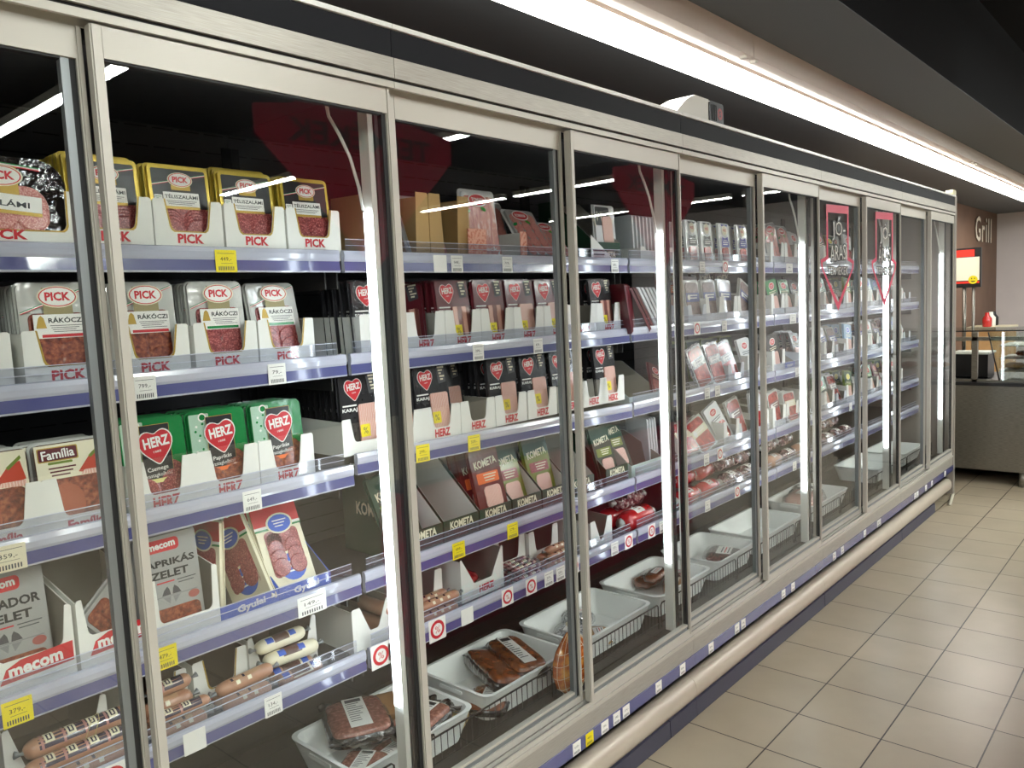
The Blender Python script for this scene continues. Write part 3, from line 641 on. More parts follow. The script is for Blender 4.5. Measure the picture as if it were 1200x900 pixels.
# green sausage-slices pack with the red heart
for key, bandm, wd, mm in (('herz_green_yellow', PALEY, 'Csemege', SALAMI), ('herz_green_orange', ORANGE, 'Paprik\u00e1s', BROWNMEAT)):
    w, h, t = 0.148, 0.205, 0.013
    bd = tray_body(w, h, t, GREEN, 0.012, GREEN, 0.004)
    lb = MB(); y = -t - 0.003
    lb.poly(rr(-0.068, 0.08, -0.02, 0.198, 0.003), -t - 0.0004, mat('print_pale_green', (170, 200, 176), 0.3, coat=0.4)); lb.poly(ell(-0.036, 0.19, 0.01, 0.01), -t - 0.0008, TAGW); lb.poly(ell(-0.036, 0.19, 0.007, 0.007), -t - 0.001, GREEN)
    for k in range(16): lb.poly(ell(-0.062 + (k * 29 % 40) / 1000, 0.09 + (k * 53 % 90) / 1000, 0.003, 0.003, 8), -t - 0.0008, GREEN if k % 2 else TAGW)
    lb.poly(rr(-0.030, 0.068, 0.036, 0.19, 0.001), y, GOLDLINE); lb.poly(rr(-0.029, 0.070, 0.035, 0.189, 0.001), y - 0.0003, BLACK); heart_logo(lb, 0.003, 0.142, 0.078, 0.082, y - 0.0006, 0.1)
    lb.text(wd, -0.022, 0.086, 0.024, 0.098, y - 0.0006, TAGW, rot=0.08, bold=0.01); lb.text('vastagkolb\u00e1sz', -0.026, 0.073, 0.032, 0.084, y - 0.0006, TAGW, rot=0.05)
    lb.poly(rr(-0.0285, 0.062, 0.0345, 0.071, 0.001), y - 0.0007, bandm)
    mt_ = MB(); mt_.prism(rr(-0.06, 0.01, 0.064, 0.11, 0.04, 6), 'xz', -t - 0.0016, -t, mm); slices(mt_, -0.06, 0.064, 0.012, 0.105, 2, 3, -t, mm)
    DES[key] = design(('film_pack', bd), ('sliced_meat', mt_), ('label', lb))
# ham-slice packs with heart: maroon, black, crinkled
for key, base, pic, name, meatm in (('herz_maroon_red', DKRED, RED, 'SONKA', SLICEMEAT), ('herz_maroon_blue', DKRED, LBLUE, 'SONKA', HAM), ('herz_orange', CHAR, ORANGE, 'SONKA', SLICEMEAT), ('herz_black', CHAR, CHAR, 'KARAJ', HAM)):
    w, h, t = 0.146, 0.212, 0.011
    bd = tray_body(w, h, t, base, 0.012, base, 0.004)
    mt_ = MB(); mt_.prism(rr(-0.012, 0.02, 0.058, 0.128, 0.008), 'xz', -t - 0.004, -t, meatm)
    lb = MB(); y = -t - 0.0006
    heart_logo(lb, -0.022, 0.17, 0.06, 0.064, y, 0.08)
    lb.poly(rot2(rr(0.026, 0.155, 0.058, 0.205, 0.003), 0.15, (0.04, 0.18)), y, INK); lines(lb, 0.03, 0.056, 0.2, 5, 0.009, y - 0.0004, CREAM, 0.005)
    lb.text(name, -0.064, 0.108, -0.014, 0.12, y, TAGW, bold=0.03); lines(lb, -0.062, -0.016, 0.125, 1, 0.005, y, TAGW, 0.004)
    if pic is not CHAR: lb.poly(rr(-0.052, 0.055, -0.013, 0.102, 0.001), y, pic); lb.poly([(-0.052, 0.062), (-0.03, 0.078), (-0.013, 0.066), (-0.013, 0.055), (-0.052, 0.055)], y - 0.0004, DKRED if pic is RED else TAGW)
    lb.poly(rr(-0.012, 0.038, 0.02, 0.072, 0.002), -t - 0.0046, YELLOW); lb.text('%', -0.004, 0.046, 0.012, 0.064, -t - 0.005, INK)
    DES[key] = design(('film_pack', bd), ('sliced_meat', mt_), ('label', lb))
# grey sandwich-slice packs
for key, l1, l2 in (('grey_matador', 'MATADOR', 'SZELET'), ('grey_paprika', 'PAPRIK\u00c1S', 'SZELET')):
    w, h, t = 0.15, 0.24, 0.012
    lb = MB(); y = -t - 0.0006
    lb.poly(rr(-0.048, 0.198, 0.03, 0.226, 0.009), y, RED); lb.text('mecom', -0.040, 0.205, 0.022, 0.217, y - 0.0004, TAGW, rot=0.06, bold=0.04)
    lb.text(l1, -0.062, 0.165, 0.062, 0.184, y, BLACK, bold=0.035); lb.text(l2, -0.055, 0.138, 0.045, 0.156, y, BLACK, bold=0.035)
    lines(lb, -0.03, 0.01, 0.128, 1, 0.004, y, RED, 0.003); lines(lb, 0.016, 0.06, 0.128, 2, 0.007, y, INK, 0.002)
    for sx in (-1, 1):
        lb.poly([(0.0 + sx * 0.002, 0.1), (0.0 + sx * 0.022, 0.1), (0.0 + sx * 0.016, 0.112), (0.0 + sx * 0.008, 0.119), (0.0 + sx * 0.004, 0.112)], y, INK)
        lb.poly([(0.0 + sx * 0.002, 0.096), (0.0 + sx * 0.02, 0.096), (0.0 + sx * 0.006, 0.08)], y, mat('print_mid_grey', (130, 130, 132), 0.4))
    lb.poly(rr(-0.06, 0.097, 0.06, 0.099, 0.0005), y, mat('print_mid_grey', (130, 130, 132), 0.4)); lb.poly(ell(0.05, 0.088, 0.013, 0.009), y, mat('seal_rose', (170, 90, 84), 0.5))
    mt_ = MB(); mt_.prism(rr(-0.062, 0.012, 0.062, 0.072, 0.012), 'xz', -t - 0.001, -t + 0.001, BROWNMEAT)
    DES[key] = design(('tray', tray_body(w, h, t, GREYPACK, 0.012, GREYPACK, 0.005)), ('sliced_meat', mt_), ('label', lb))
# red and cream sausage pack with two blue seals
w, h, t = 0.135, 0.235, 0.012
lb = MB(); y = -t - 0.002
lb.poly(rr(-0.066, 0.185, 0.066, 0.233, 0.003), -t - 0.0004, RED); lb.poly(rr(-0.0665, 0.178, 0.0665, 0.186, 0.001), -t - 0.0007, TAGW); lb.poly(rr(-0.0665, 0.174, 0.0665, 0.179, 0.001), -t - 0.001, GREEN)
for cx, cz, a, c_ in ((0.005, 0.186, 0.038, 0.027), (0.008, 0.07, 0.044, 0.042)):
    lb.poly(ell(cx, cz, a, c_), y - 0.001, CREAM); lb.poly(ell(cx, cz, a * 0.86, c_ * 0.84), y - 0.0013, BLUE); lines(lb, cx - a * 0.5, cx + a * 0.55, cz + c_ * 0.25, 3, c_ * 0.28, y - 0.0016, TAGW, c_ * 0.1)
mt_ = MB(); mt_.prism(rr(-0.046, 0.05, 0.05, 0.17, 0.012), 'xz', -t - 0.001, -t, SALAMI); slices(mt_, -0.046, 0.05, 0.05, 0.17, 2, 4, -t + 0.001, SALAMI)
DES['red_cream'] = design(('film_pack', tray_body(w, h, t, CREAM, 0.006, CREAM, 0.003)), ('sliced_meat', mt_), ('label', lb))
# packs with the cream wordmark on green, brown and olive
for key, base, meatm, pm in (('kom_brown', BROWNP, HAM, ORANGE), ('kom_olive', OLIVE, HAM, SALAMI), ('kom_green', DKGREEN, HAM, OLIVE)):
    w, h, t = 0.14, 0.25, 0.012
    lb = MB(); y = -t - 0.0006
    lb.poly(rr(-0.066, 0.19, 0.066, 0.245, 0.003), y, DKGREEN if base is not BROWNP else BROWNP); lb.text('KOMETA', -0.052, 0.178, 0.054, 0.204, y - 0.0004, CREAM, rot=0.1, bold=0.03)
    lb.poly(rr(-0.05, 0.125, 0.05, 0.16, 0.004), y - 0.0003, pm); lines(lb, -0.02, 0.04, 0.15, 3, 0.009, y - 0.0006, CREAM, 0.004)
    mt_ = MB(); mt_.prism(rr(-0.03, 0.045, 0.045, 0.115, 0.014), 'xz', -t - 0.003, -t, meatm)
    DES[key] = design(('film_pack', tray_body(w, h, t, base, 0.01, base, 0.004)), ('sliced_meat', mt_), ('label', lb))
# white framed Italian style packs
for key, meatm, nm, kind_ in (('prosciutto', PROSC, 'TOMASA', 'Speck'), ('romana', PINKSAL, 'ROMANA', 'Salame')):
    w, h, t = 0.165, 0.22, 0.011
    lb = MB(); y = -t - 0.005
    lb.poly(ell(-0.01, 0.185, 0.042, 0.021), y, TAGW); lb.poly(ell(-0.01, 0.185, 0.038, 0.017), y - 0.0003, RED); lb.text(nm, -0.038, 0.178, 0.018, 0.192, y - 0.0006, TAGW, bold=0.03)
    lb.poly(rot2(ell(0.0, 0.158, 0.014, 0.006), 0.4), y - 0.0006, GREEN); lb.poly(rot2(ell(0.012, 0.158, 0.012, 0.006), -0.4, (0.012, 0.158)), y - 0.0008, mat('leaf_green', (70, 160, 50), 0.5))
    lb.text(kind_, -0.03, 0.022, 0.06, 0.04, y, TAGW, rot=0.03, bold=0.01)
    mt_ = MB()
    if key == 'prosciutto':
        mt_.prism(rr(-0.068, 0.016, 0.068, 0.198, 0.01), 'xz', -t - 0.0012, -t, meatm)
        for k in range(4): mt_.prism(rot2(rr(-0.064 + k * 0.03, 0.02, -0.034 + k * 0.034, 0.19, 0.012), 0.05 * (k % 2), (0, 0.1)), 'xz', -t - 0.002 - 0.0005 * k, -t, meatm)
    else: slices(mt_, -0.066, 0.066, 0.018, 0.196, 3, 5, -t + 0.001, meatm)
    DES[key] = design(('tray', tray_body(w, h, t, GREYPACK if key == 'romana' else WHITEPACK, 0.014, WHITEPACK, 0.009)), ('sliced_meat', mt_), ('label', lb))
# black and clear ham pack
w, h, t = 0.14, 0.21, 0.011
mt_ = MB(); mt_.prism(rot2(rr(-0.02, 0.015, 0.045, 0.165, 0.016), 0.05, (0, 0.1)), 'xz', -t - 0.003, -t, HAM)
lb = MB(); lb.poly(rr(-0.062, 0.13, 0.03, 0.2, 0.006), -t - 0.0006, BLACK)
for k in range(7): lb.poly(rot2(ell(-0.05 + k * 0.011, 0.165 + 0.012 * math.sin(k * 2.1), 0.003, 0.02, 8), 0.3 * math.sin(k)), -t - 0.001, CREAM)
DES['black_ham'] = design(('film_pack', tray_body(w, h, t, WHITEPACK, 0.006, WHITEPACK, 0.005)), ('sliced_meat', mt_), ('label', lb))
# narrow white packs with round badge and bow (black or blue)
for key, bow in (('bow_black', BLACK), ('bow_blue', mat('bow_royal_blue', (34, 44, 150), 0.4))):
    w, h, t = 0.115, 0.19, 0.01
    lb = MB(); y = -t - 0.004
    lb.poly(ell(0, 0.155, 0.026, 0.026), y, TAGW); lb.poly(ell(0, 0.155, 0.022, 0.022), y - 0.0003, CREAM); lb.text('PICK', -0.015, 0.149, 0.015, 0.161, y - 0.0006, RED, bold=0.03)
    lb.poly([(-0.035, 0.182), (0.035, 0.182), (0.028, 0.174), (-0.028, 0.174)], y, bow)
    lb.poly([(-0.03, 0.126), (0, 0.118), (0.03, 0.126), (0.03, 0.106), (0, 0.113), (-0.03, 0.106)], y, bow); lb.poly(rr(-0.036, 0.078, 0.036, 0.106, 0.002), y - 0.0003, bow); lines(lb, -0.026, 0.028, 0.097, 2, 0.009, y - 0.0006, TAGW, 0.004)
    mt_ = MB(); mt_.prism(rot2(rr(-0.03, 0.012, 0.03, 0.076, 0.014), 0.1, (0, 0.04)), 'xz', -t - 0.004, -t, REDMEAT)
    DES[key] = design(('film_pack', tray_body(w, h, t, WHITEPACK, 0.01, WHITEPACK, 0.004)), ('sliced_meat', mt_), ('label', lb))
# plain families used in the farther bays
def generic(key, base, meatm, badge, top=None, w=0.14, h=0.2, t=0.012):
    mt_ = MB(); mt_.prism(rr(-w * 0.36, 0.014, w * 0.36, h * 0.52, 0.02), 'xz', -t - 0.003, -t, meatm); slices(mt_, -w * 0.36, w * 0.36, 0.016, h * 0.5, 2, 2, -t - 0.001, meatm)
    lb = MB(); y = -t - 0.0006
    if top: lb.poly(rr(-w * 0.46, h * 0.6, w * 0.46, h * 0.96, 0.004), y, top)
    lb.poly(ell(0, h * 0.8, w * 0.24, h * 0.1), y - 0.0004, TAGW); lb.poly(ell(0, h * 0.8, w * 0.2, h * 0.08), y - 0.0007, badge); lines(lb, -w * 0.12, w * 0.13, h * 0.81, 2, h * 0.04, y - 0.001, TAGW, h * 0.016)
    lines(lb, -w * 0.3, w * 0.3, h * 0.64, 2, h * 0.05, y - 0.0008, INK if base in (WHITEPACK, GREYPACK, FILM) else CREAM, h * 0.02)
    DES[key] = design(('film_pack', tray_body(w, h, t, base, 0.01, base, 0.004)), ('sliced_meat', mt_), ('label', lb))
def blocky(key, base, meatm, blk, w=0.14, h=0.2, t=0.012):
    mt_ = MB(); mt_.prism(rr(-w * 0.4, 0.012, w * 0.4, h * 0.93, 0.02), 'xz', -t - 0.002, -t, meatm)
    lb = MB(); y = -t - 0.003; lb.poly(rr(-w * 0.42, h * 0.5, w * 0.42, h * 0.7, 0.003), y, blk); lines(lb, -w * 0.3, w * 0.3, h * 0.63, 2, h * 0.06, y - 0.0004, TAGW, h * 0.025)
    lb.poly(ell(-w * 0.25, h * 0.6, w * 0.09, w * 0.09), y - 0.0005, TAGW)
    DES[key] = design(('film_pack', tray_body(w, h, t, base, 0.01, base, 0.004)), ('sliced_meat', mt_), ('label', lb))
NAVYB = mat('print_navy_blue', (36, 44, 120), 0.35)
blocky('navy_block', FILM, noise_mat('meat_greyish_brown', [(0.3, (110, 92, 90)), (0.6, (150, 128, 124)), (0.8, (190, 170, 164))], 40, 0.2, coat=0.6), NAVYB)
blocky('red_block', FILM, REDMEAT, DKRED)
generic('white_red', WHITEPACK, REDMEAT, RED); generic('white_navy', WHITEPACK, HAM, BLUE, NAVY); generic('grey_red', GREYPACK, REDMEAT, RED); blocky('crinkled', SILVER, REDMEAT, SILVER)
generic('dark_green', DKGREEN, HAM, RED, GREEN); generic('dark_red', DKRED, SALAMI, RED); generic('charcoal', CHAR, HAM, RED); blocky('clear_meat', FILM, REDMEAT, CREAM, 0.16, 0.17, 0.03)
generic('olive', OLIVE, HAM, YELLOW, DKGREEN); generic('pale_blue', mat('pack_pale_blue', (160, 190, 214), 0.2, coat=0.5), HAM, BLUE)

# ================================================================ products: cartons
def carton(w, d, hs, hc, style='u', hb=None, inner=GREYCARD, outer=WHITE, edge=None, logo=None, rim=0.028, bot=None, band=None):
    """open shelf carton. hs: shoulder height of the front, hc: bottom of the cut-out, hb: height of sides at the back"""
    hb = hb or hs; T = 0.0025; b = MB(); hw = w / 2
    bot = bot if bot is not None else hw - rim - (0.012 if style == 'u' else 0.03)
    top = hw - rim
    if style in ('u', 'v'):
        r = min(0.012, (hs - hc) * 0.4)
        right_ = [(top, hs)] + [(bot + r * 0.55 * (1 - k / 4) ** 2 * 0 + (bot - bot) + (r * math.sin(math.pi / 2 * (1 - k / 4))) - r * 0 + 0 * k - 0 + (0), hc + r - r * math.cos(math.pi / 2 * (1 - k / 4))) for k in range(0)]
        cut = [(top, hs), (bot + 0.003, hc + r), (bot, hc + r * 0.4), (bot - r * 0.5, hc), (-bot + r * 0.5, hc), (-bot, hc + r * 0.4), (-bot - 0.003, hc + r), (-top, hs)]
        pts = [(-hw, 0), (hw, 0), (hw, hs - 0.004), (hw - 0.004, hs)] + cut + [(-hw + 0.004, hs), (-hw, hs - 0.004)]
    elif style == 'low': pts = [(-hw, 0), (hw, 0), (hw, hs), (-hw, hs)]; cut = None
    b.prism(pts, 'xz', 0, T, outer)
    for sx in (-1, 1):
        a0, a1 = (sx * hw, sx * (hw - T))
        if style == 'low': side = [(T, 0), (d, 0), (d, hb), (d * 0.72, hb), (T, hs)]
        else: side = [(T, 0), (d, 0), (d, hb), (T, hs - 0.006)]
        b.prism(side, 'yz', min(a0, a1), max(a0, a1), outer)
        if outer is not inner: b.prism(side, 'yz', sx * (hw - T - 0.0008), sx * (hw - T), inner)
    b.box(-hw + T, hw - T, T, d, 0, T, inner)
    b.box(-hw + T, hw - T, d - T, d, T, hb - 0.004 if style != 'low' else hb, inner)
    main = b
    if edge and cut:
        o2 = MB(); n = len(cut); wd = 0.0035
        oc = []
        for k, (x, z) in enumerate(cut):
            dx = (wd if x > 0 else -wd); oc.append((x + dx, z if k in (0, n - 1) else z - wd * 0.8))
        main.add([(x, -0.0004, z) for x, z in cut + oc], [(k, k + 1, n + k + 1, n + k) for k in range(n - 1)], edge)
    pr = None
    if logo:
        pr = MB(); t, m, x0, z0, x1, z1 = logo[:6]; rt = logo[6] if len(logo) > 6 else 0
        if band: pr.poly(band[0], -0.0004, band[1]); 
        pr.text(t, x0, z0, x1, z1, -0.0009, m, rot=rt, bold=0.04)
    r = [('carton', main.mesh('carton'))]
    if pr: r.append(('printed_logo', pr.mesh('printed_logo')))
    return r
def put_carton(des, x, y, z, label, group=None, cat='carton', rz=0.0, name='display_carton'):
    o = bpy.data.objects.new(name, des[0][1]); COL.objects.link(o); o.location = (x, y, z + 0.0012); o.rotation_euler = (0, 0, rz); tag(o, label, cat, group)
    for pn, me in des[1:]:
        p = bpy.data.objects.new(pn, me); COL.objects.link(p); p.parent = o
    return o
YB = 1.708      # carton fronts stand just behind the risers
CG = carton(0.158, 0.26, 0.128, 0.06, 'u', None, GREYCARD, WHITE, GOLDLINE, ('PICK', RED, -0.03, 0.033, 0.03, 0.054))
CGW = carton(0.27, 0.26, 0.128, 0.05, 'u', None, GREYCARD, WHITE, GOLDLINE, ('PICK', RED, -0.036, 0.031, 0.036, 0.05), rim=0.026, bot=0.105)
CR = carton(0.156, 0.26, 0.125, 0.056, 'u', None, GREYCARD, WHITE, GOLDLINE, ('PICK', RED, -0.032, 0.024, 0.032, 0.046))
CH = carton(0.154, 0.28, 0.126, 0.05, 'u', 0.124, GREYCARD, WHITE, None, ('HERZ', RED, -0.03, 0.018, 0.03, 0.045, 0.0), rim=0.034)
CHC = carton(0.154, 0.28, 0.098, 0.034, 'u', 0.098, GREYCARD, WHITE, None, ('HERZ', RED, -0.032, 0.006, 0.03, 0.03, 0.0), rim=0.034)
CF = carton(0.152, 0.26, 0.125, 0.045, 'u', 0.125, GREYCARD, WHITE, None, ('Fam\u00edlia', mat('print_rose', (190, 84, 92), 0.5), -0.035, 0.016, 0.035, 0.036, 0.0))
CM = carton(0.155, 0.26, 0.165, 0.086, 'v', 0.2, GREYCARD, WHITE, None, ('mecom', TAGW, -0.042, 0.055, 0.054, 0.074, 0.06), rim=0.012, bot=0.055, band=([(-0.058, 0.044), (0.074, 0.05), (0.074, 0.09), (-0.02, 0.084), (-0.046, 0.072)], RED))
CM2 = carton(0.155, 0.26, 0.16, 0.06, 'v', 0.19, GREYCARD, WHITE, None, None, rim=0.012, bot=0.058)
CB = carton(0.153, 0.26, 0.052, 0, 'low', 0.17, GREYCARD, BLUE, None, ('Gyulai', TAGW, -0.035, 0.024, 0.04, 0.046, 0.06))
CK = carton(0.15, 0.28, 0.086, 0, 'low', 0.265, mat('card_pale_inside', (208, 206, 198), 0.6), DKGREEN, None, ('KOMETA', CREAM, -0.05, 0.056, 0.05, 0.08, 0.0))
CKS = carton(0.17, 0.26, 0.086, 0, 'low', 0.255, _M['card_pale_inside'], DKGREEN, None, ('KOMETA', CREAM, -0.05, 0.03, 0.05, 0.052, 0.0))
CPL = carton(0.165, 0.26, 0.13, 0.055, 'u', 0.15, GREYCARD, WHITE, None, None)
CPG = carton(0.17, 0.26, 0.10, 0.05, 'u', 0.12, GREYCARD, mat('card_pale_grey', (196, 200, 204), 0.5), None, None)
CEMPTY = carton(0.14, 0.24, 0.125, 0.05, 'u', 0.13, mat('card_brown_inside', (120, 104, 88), 0.7), WHITE, GOLDLINE, ('PICK', RED, -0.032, 0.016, 0.032, 0.038, 0.05))  # brown-grey card inside the empty cartons
CCUR = carton(0.2, 0.24, 0.135, 0.03, 'v', 0.13, mat('card_brown_inside', (120, 104, 88), 0.7), WHITE, None, None, rim=0.012, bot=0.06)
CKR = carton(0.165, 0.24, 0.20, 0.02, 'u', 0.20, KRAFT, KRAFT, None, None, rim=0.045)
BT = {k: v - 0.028 for k, v in SH.items()}
NUM = ['first', 'second', 'third', 'fourth', 'fifth', 'sixth', 'seventh', 'eighth', 'ninth', 'tenth']
def pack(key, x, z, label, y=YB + 0.026, lean=4, yaw=0, roll=0, group=None, name='meat_pack', cat='meat pack', scale=1.0):
    return place(DES[key], name, (x, y, z + 0.003), (R_(-lean), R_(roll), R_(yaw)), label, cat, group, scale)
def rear(key, n, x, z, label, y=YB + 0.06, dy=0.026, lean=4, group=None, name='meat_pack', cat='meat pack', scale=1.0):
    for k in range(n):
        rnd = random.Random(int(x * 1000) + k)
        place(DES[key], name, (x + rnd.uniform(-0.003, 0.003), y + k * dy, z + 0.003), (R_(-lean - rnd.uniform(-0.4, 0.4)), 0, 0), label, cat, group or ('packs queued: ' + label)[:100], scale)

# ---- bay 0, top shelf
z = BT['A']
put_carton(CGW, 0.515, YB, z, 'wide white carton with gold-edged cutout at the left edge of the top shelf')
pack('wide', 0.515, z + 0.018, 'wide black oval-ended salami pack with white label at far left of top shelf', lean=6)
for k, x in enumerate((0.716, 0.877, 1.041, 1.205)):
    wh = ['partly behind the door frame', 'just left of the yellow price tag', 'just above the yellow price tag', 'at the bay joint'][k]
    put_carton(CG, x, YB, z, 'white gold-edged carton with red lettering on top shelf, ' + wh)
    pack('gold', x - 0.002, z + 0.01, 'front gold-rimmed salami pack on top shelf, ' + wh, lean=5)
    rear('gold', [6, 2, 4, 2][k], x, z + (0.02 if k in (0, 2) else 0.012), 'gold-rimmed salami pack queued behind the front one ' + wh, lean=3, dy=0.022)
# ---- bay 0, second shelf
z = BT['B']
for k, (x, ky) in enumerate(((0.425, 'rak_red'), (0.60, 'rak_red'), (0.775, 'rak_red'), (0.943, 'rak_green'), (1.104, 'rak_green'))):
    wh = ['at the far left edge', 'left of the door frame', 'right of the door frame', 'left of the last one', 'at the right end'][k]
    put_carton(CR, x, YB, z, 'white gold-edged carton on second shelf, ' + wh)
    pack(ky, x - 0.004, z + 0.006, 'pale film salami pack with %s band on second shelf, %s' % ('red' if 'red' in ky else 'green', wh), lean=4 if k < 4 else 12)
    if k < 4: rear(ky, [3, 5, 4, 5][k], x - 0.002, z + 0.004, 'pale film pack queued behind the front one on second shelf, ' + wh, dy=0.024)
# ---- bay 0, third shelf
z = BT['C']
for k, x in enumerate((0.455, 0.605)):
    wh = ('cut by the left picture edge', 'just left of the door frame')[k]
    put_carton(CF, x, YB, z, 'white carton holding ham trays on third shelf, ' + wh)
    pack('familia', x - 0.008, z + 0.024, 'ham tray with cream label and red name plate, ' + wh, lean=8, scale=1.02)
    rear('familia', 2, x - 0.008, z + 0.022, 'clear ham tray queued behind the front one, ' + wh, y=YB + 0.085, dy=0.04, lean=6)
for k, (x, ky) in enumerate(((0.772, 'herz_green_yellow'), (0.924, 'herz_green_orange'), (1.08, 'herz_green_orange'))):
    wh = ['with yellow band', 'with orange band, in the middle carton', 'with orange band, in the rightmost carton'][k]
    put_carton(CH, x, YB, z, ['white carton of green packs on third shelf, left one beside the door frame', 'white carton of green packs on third shelf, middle one', 'white carton of green packs on third shelf, right one'][k])
    pack(ky, x - 0.006, z + 0.008, 'green pack with red heart logo ' + wh, lean=5)
    rear(ky, 3, x - 0.004, z + 0.006, 'green heart-logo pack queued behind the front pack ' + wh, y=YB + 0.065, dy=0.028, lean=4)
# ---- bay 0, fourth shelf
z = BT['D']
put_carton(CM, 0.482, YB, z, 'white carton with red name flash, left one on fourth shelf')
pack('grey_matador', 0.455, z + 0.012, 'grey sliced-meat pack in the leftmost carton of the fourth shelf', lean=7)
put_carton(CM, 0.645, YB, z, 'white carton with red name flash holding one tipped-over pack')
pack('grey_paprika', 0.628, z + 0.045, 'grey sliced-meat pack tipped sideways in its carton', lean=14, roll=52, y=YB + 0.06)
put_carton(CM2, 0.795, YB, z, 'white carton with slanted front beside the door frame on fourth shelf')
pack('grey_paprika', 0.775, z + 0.01, 'upright grey sliced-meat pack just right of the door frame', lean=6)
for k, x in enumerate((0.95, 1.105)):
    put_carton(CB, x, YB, z, ('low blue carton with white script, nearly empty left one', 'low blue carton with white script, right one holding an upright pack')[k])
place(DES['red_cream'], 'meat_pack', (0.893, YB + 0.10, z + 0.006), (R_(-6), R_(-3), R_(-82)), 'red and cream pack standing edge-on at the left wall of a blue carton', 'meat pack')
place(DES['red_cream'], 'meat_pack', (1.0, YB + 0.05, z + 0.006), (R_(-6), R_(-28), R_(-70)), 'red and cream pack slumped across the left blue carton', 'meat pack')
pack('red_cream', 1.09, z + 0.012, 'red and cream pack with two blue seals facing out of the blue carton', lean=24, y=YB + 0.025)
for k in range(2): pack('red_cream', 1.075, z + 0.008, 'red and cream pack lying back behind the front one in the blue carton', lean=30, y=YB + 0.075 + 0.035 * k, group='red packs lying back in blue carton')
# ---- bay 0, lowest shelf: cartons and stick sausages
z = BT['E']
put_carton(CCUR, 0.535, YB + 0.075, z, 'empty white carton with slanted cutout behind the two long sausages')
put_carton(CEMPTY, 0.745, YB + 0.075, z, 'white gold-edged carton half hidden by the door frame, lowest shelf')
put_carton(CEMPTY, 0.90, YB + 0.075, z, 'empty white gold-edged carton with red lettering on the lowest shelf')
put_carton(CCUR, 1.075, YB + 0.075, z, 'empty white carton with curved cutout at the right end of the lowest shelf')
WRAPD = mat('wrap_dark_blue', (52, 44, 66), 0.25, coat=0.6)
WRAPP = mat('wrap_rose', (176, 120, 116), 0.3, coat=0.5)
def stick(p0, p1, r, label, patt=0, group=None, case=SKINCOL):
    """sausage stick: casing with rounded, clipped ends; printed wrap on the upper side"""
    P0, P1 = Vector(p0), Vector(p1); L = (P1 - P0).length
    e = empty('sausage_stick', (P0 + P1) / 2); ax = (P1 - P0).normalized()
    e.rotation_euler = ax.to_track_quat('X', 'Z').to_euler(); tag(e, label, 'sausage', group)
    prof = [(0, 0.3), (0.004, 0.66), (0.011, 0.9), (0.022, 1.0), (L - 0.022, 1.0), (L - 0.011, 0.9), (L - 0.004, 0.66), (L, 0.3)]
    xs = [q[0] - L / 2 for q in prof]
    b = MB(); b.tube([(x, 0, 0.0006 * (k % 2)) for k, x in enumerate(xs)], [r * q[1] for q in prof], case, 14); b.obj('casing', e)
    b = MB()
    for sx in (-1, 1):
        b.tube([(sx * (L / 2 - 0.002), 0, 0), (sx * (L / 2 + 0.006), 0, 0), (sx * (L / 2 + 0.016), 0, 0.003)], [r * 0.22, r * 0.16, r * 0.4], FILMC if False else ALUD, 8)
    b.obj('end_clip', e)
    b = MB(); n = 10; rr_ = r * 1.012
    def band(xa, xb, a0, a1, m, dr=0.0):
        vs = []; k_ = 8
        for k in range(k_ + 1):
            a = R_(a0 + (a1 - a0) * k / k_)
            for x in (xa, xb): vs.append((x, -(rr_ + dr) * math.sin(a), (rr_ + dr) * math.cos(a)))
        b.add(vs, [(2 * k, 2 * k + 1, 2 * k + 3, 2 * k + 2) for k in range(k_)], m, True)
    u0 = -L / 2 + 0.036; u1 = L / 2 - 0.036; step = 0.042
    if patt == 0:
        u0 -= 0.012; u1 += 0.012; band(u0, u1, -70, 84, WRAPD); x = u0 + 0.004
        while x + 0.03 < u1:
            band(x, x + 0.005, -60, 90, WRAPP, 0.0003); band(x + 0.008, x + 0.026, -8, 58, CREAM, 0.0003); band(x + 0.012, x + 0.022, 4, 46, WRAPD, 0.0006); band(x + 0.015, x + 0.019, 10, 40, CREAM, 0.0009); x += step
    elif patt == 1:
        band(u0, u1, -70, 40, mat('wrap_tan', (190, 152, 118), 0.3, coat=0.5)); x = u0
        while x + 0.02 < u1: band(x, x + 0.006, 8, 36, WRAPD, 0.0003); band(x + 0.01, x + 0.02, 42, 74, CREAM, 0.0003); x += 0.03
    elif patt == 2:
        band(u0, u1, -60, 80, CREAM); band(u0 + 0.01, u0 + 0.05, -40, 70, mat('wrap_brown', (96, 56, 44), 0.3, coat=0.5), 0.0004); band(u1 - 0.06, u1 - 0.02, -40, 70, _M['wrap_brown'], 0.0004); band(u0 + 0.056, u0 + 0.074, 10, 60, BLUE, 0.0005); band(u1 - 0.085, u1 - 0.065, 10, 60, BLUE, 0.0005)
    b.obj('printed_wrap', e)
    return e
zs = z + 0.062
for k, (xa, xb) in enumerate(((0.45, 0.66), (0.705, 0.83), (0.87, 1.0), (1.02, 1.15))):
    for j in range(2):
        stick((xa, YB + 0.026 + 0.042 * j, z + 0.02), (xb, YB + 0.026 + 0.042 * j, z + 0.02), 0.0195, 'sausage in the bottom layer of the lowest shelf, ' + ['at far left', 'right of the door frame', 'in the middle', 'at the right'][k] + (', front' if j == 0 else ', rear'), 1 if k != 3 else 2)
stick((0.465, YB + 0.060, zs + 0.022), (0.675, YB + 0.064, zs + 0.018), 0.021, 'long sausage stick with dark wrap, upper of two at far left', 0)
stick((0.455, YB + 0.030, zs - 0.004), (0.668, YB + 0.030, zs - 0.004), 0.0175, 'long sausage stick with dark wrap, lower front of two at far left', 0)
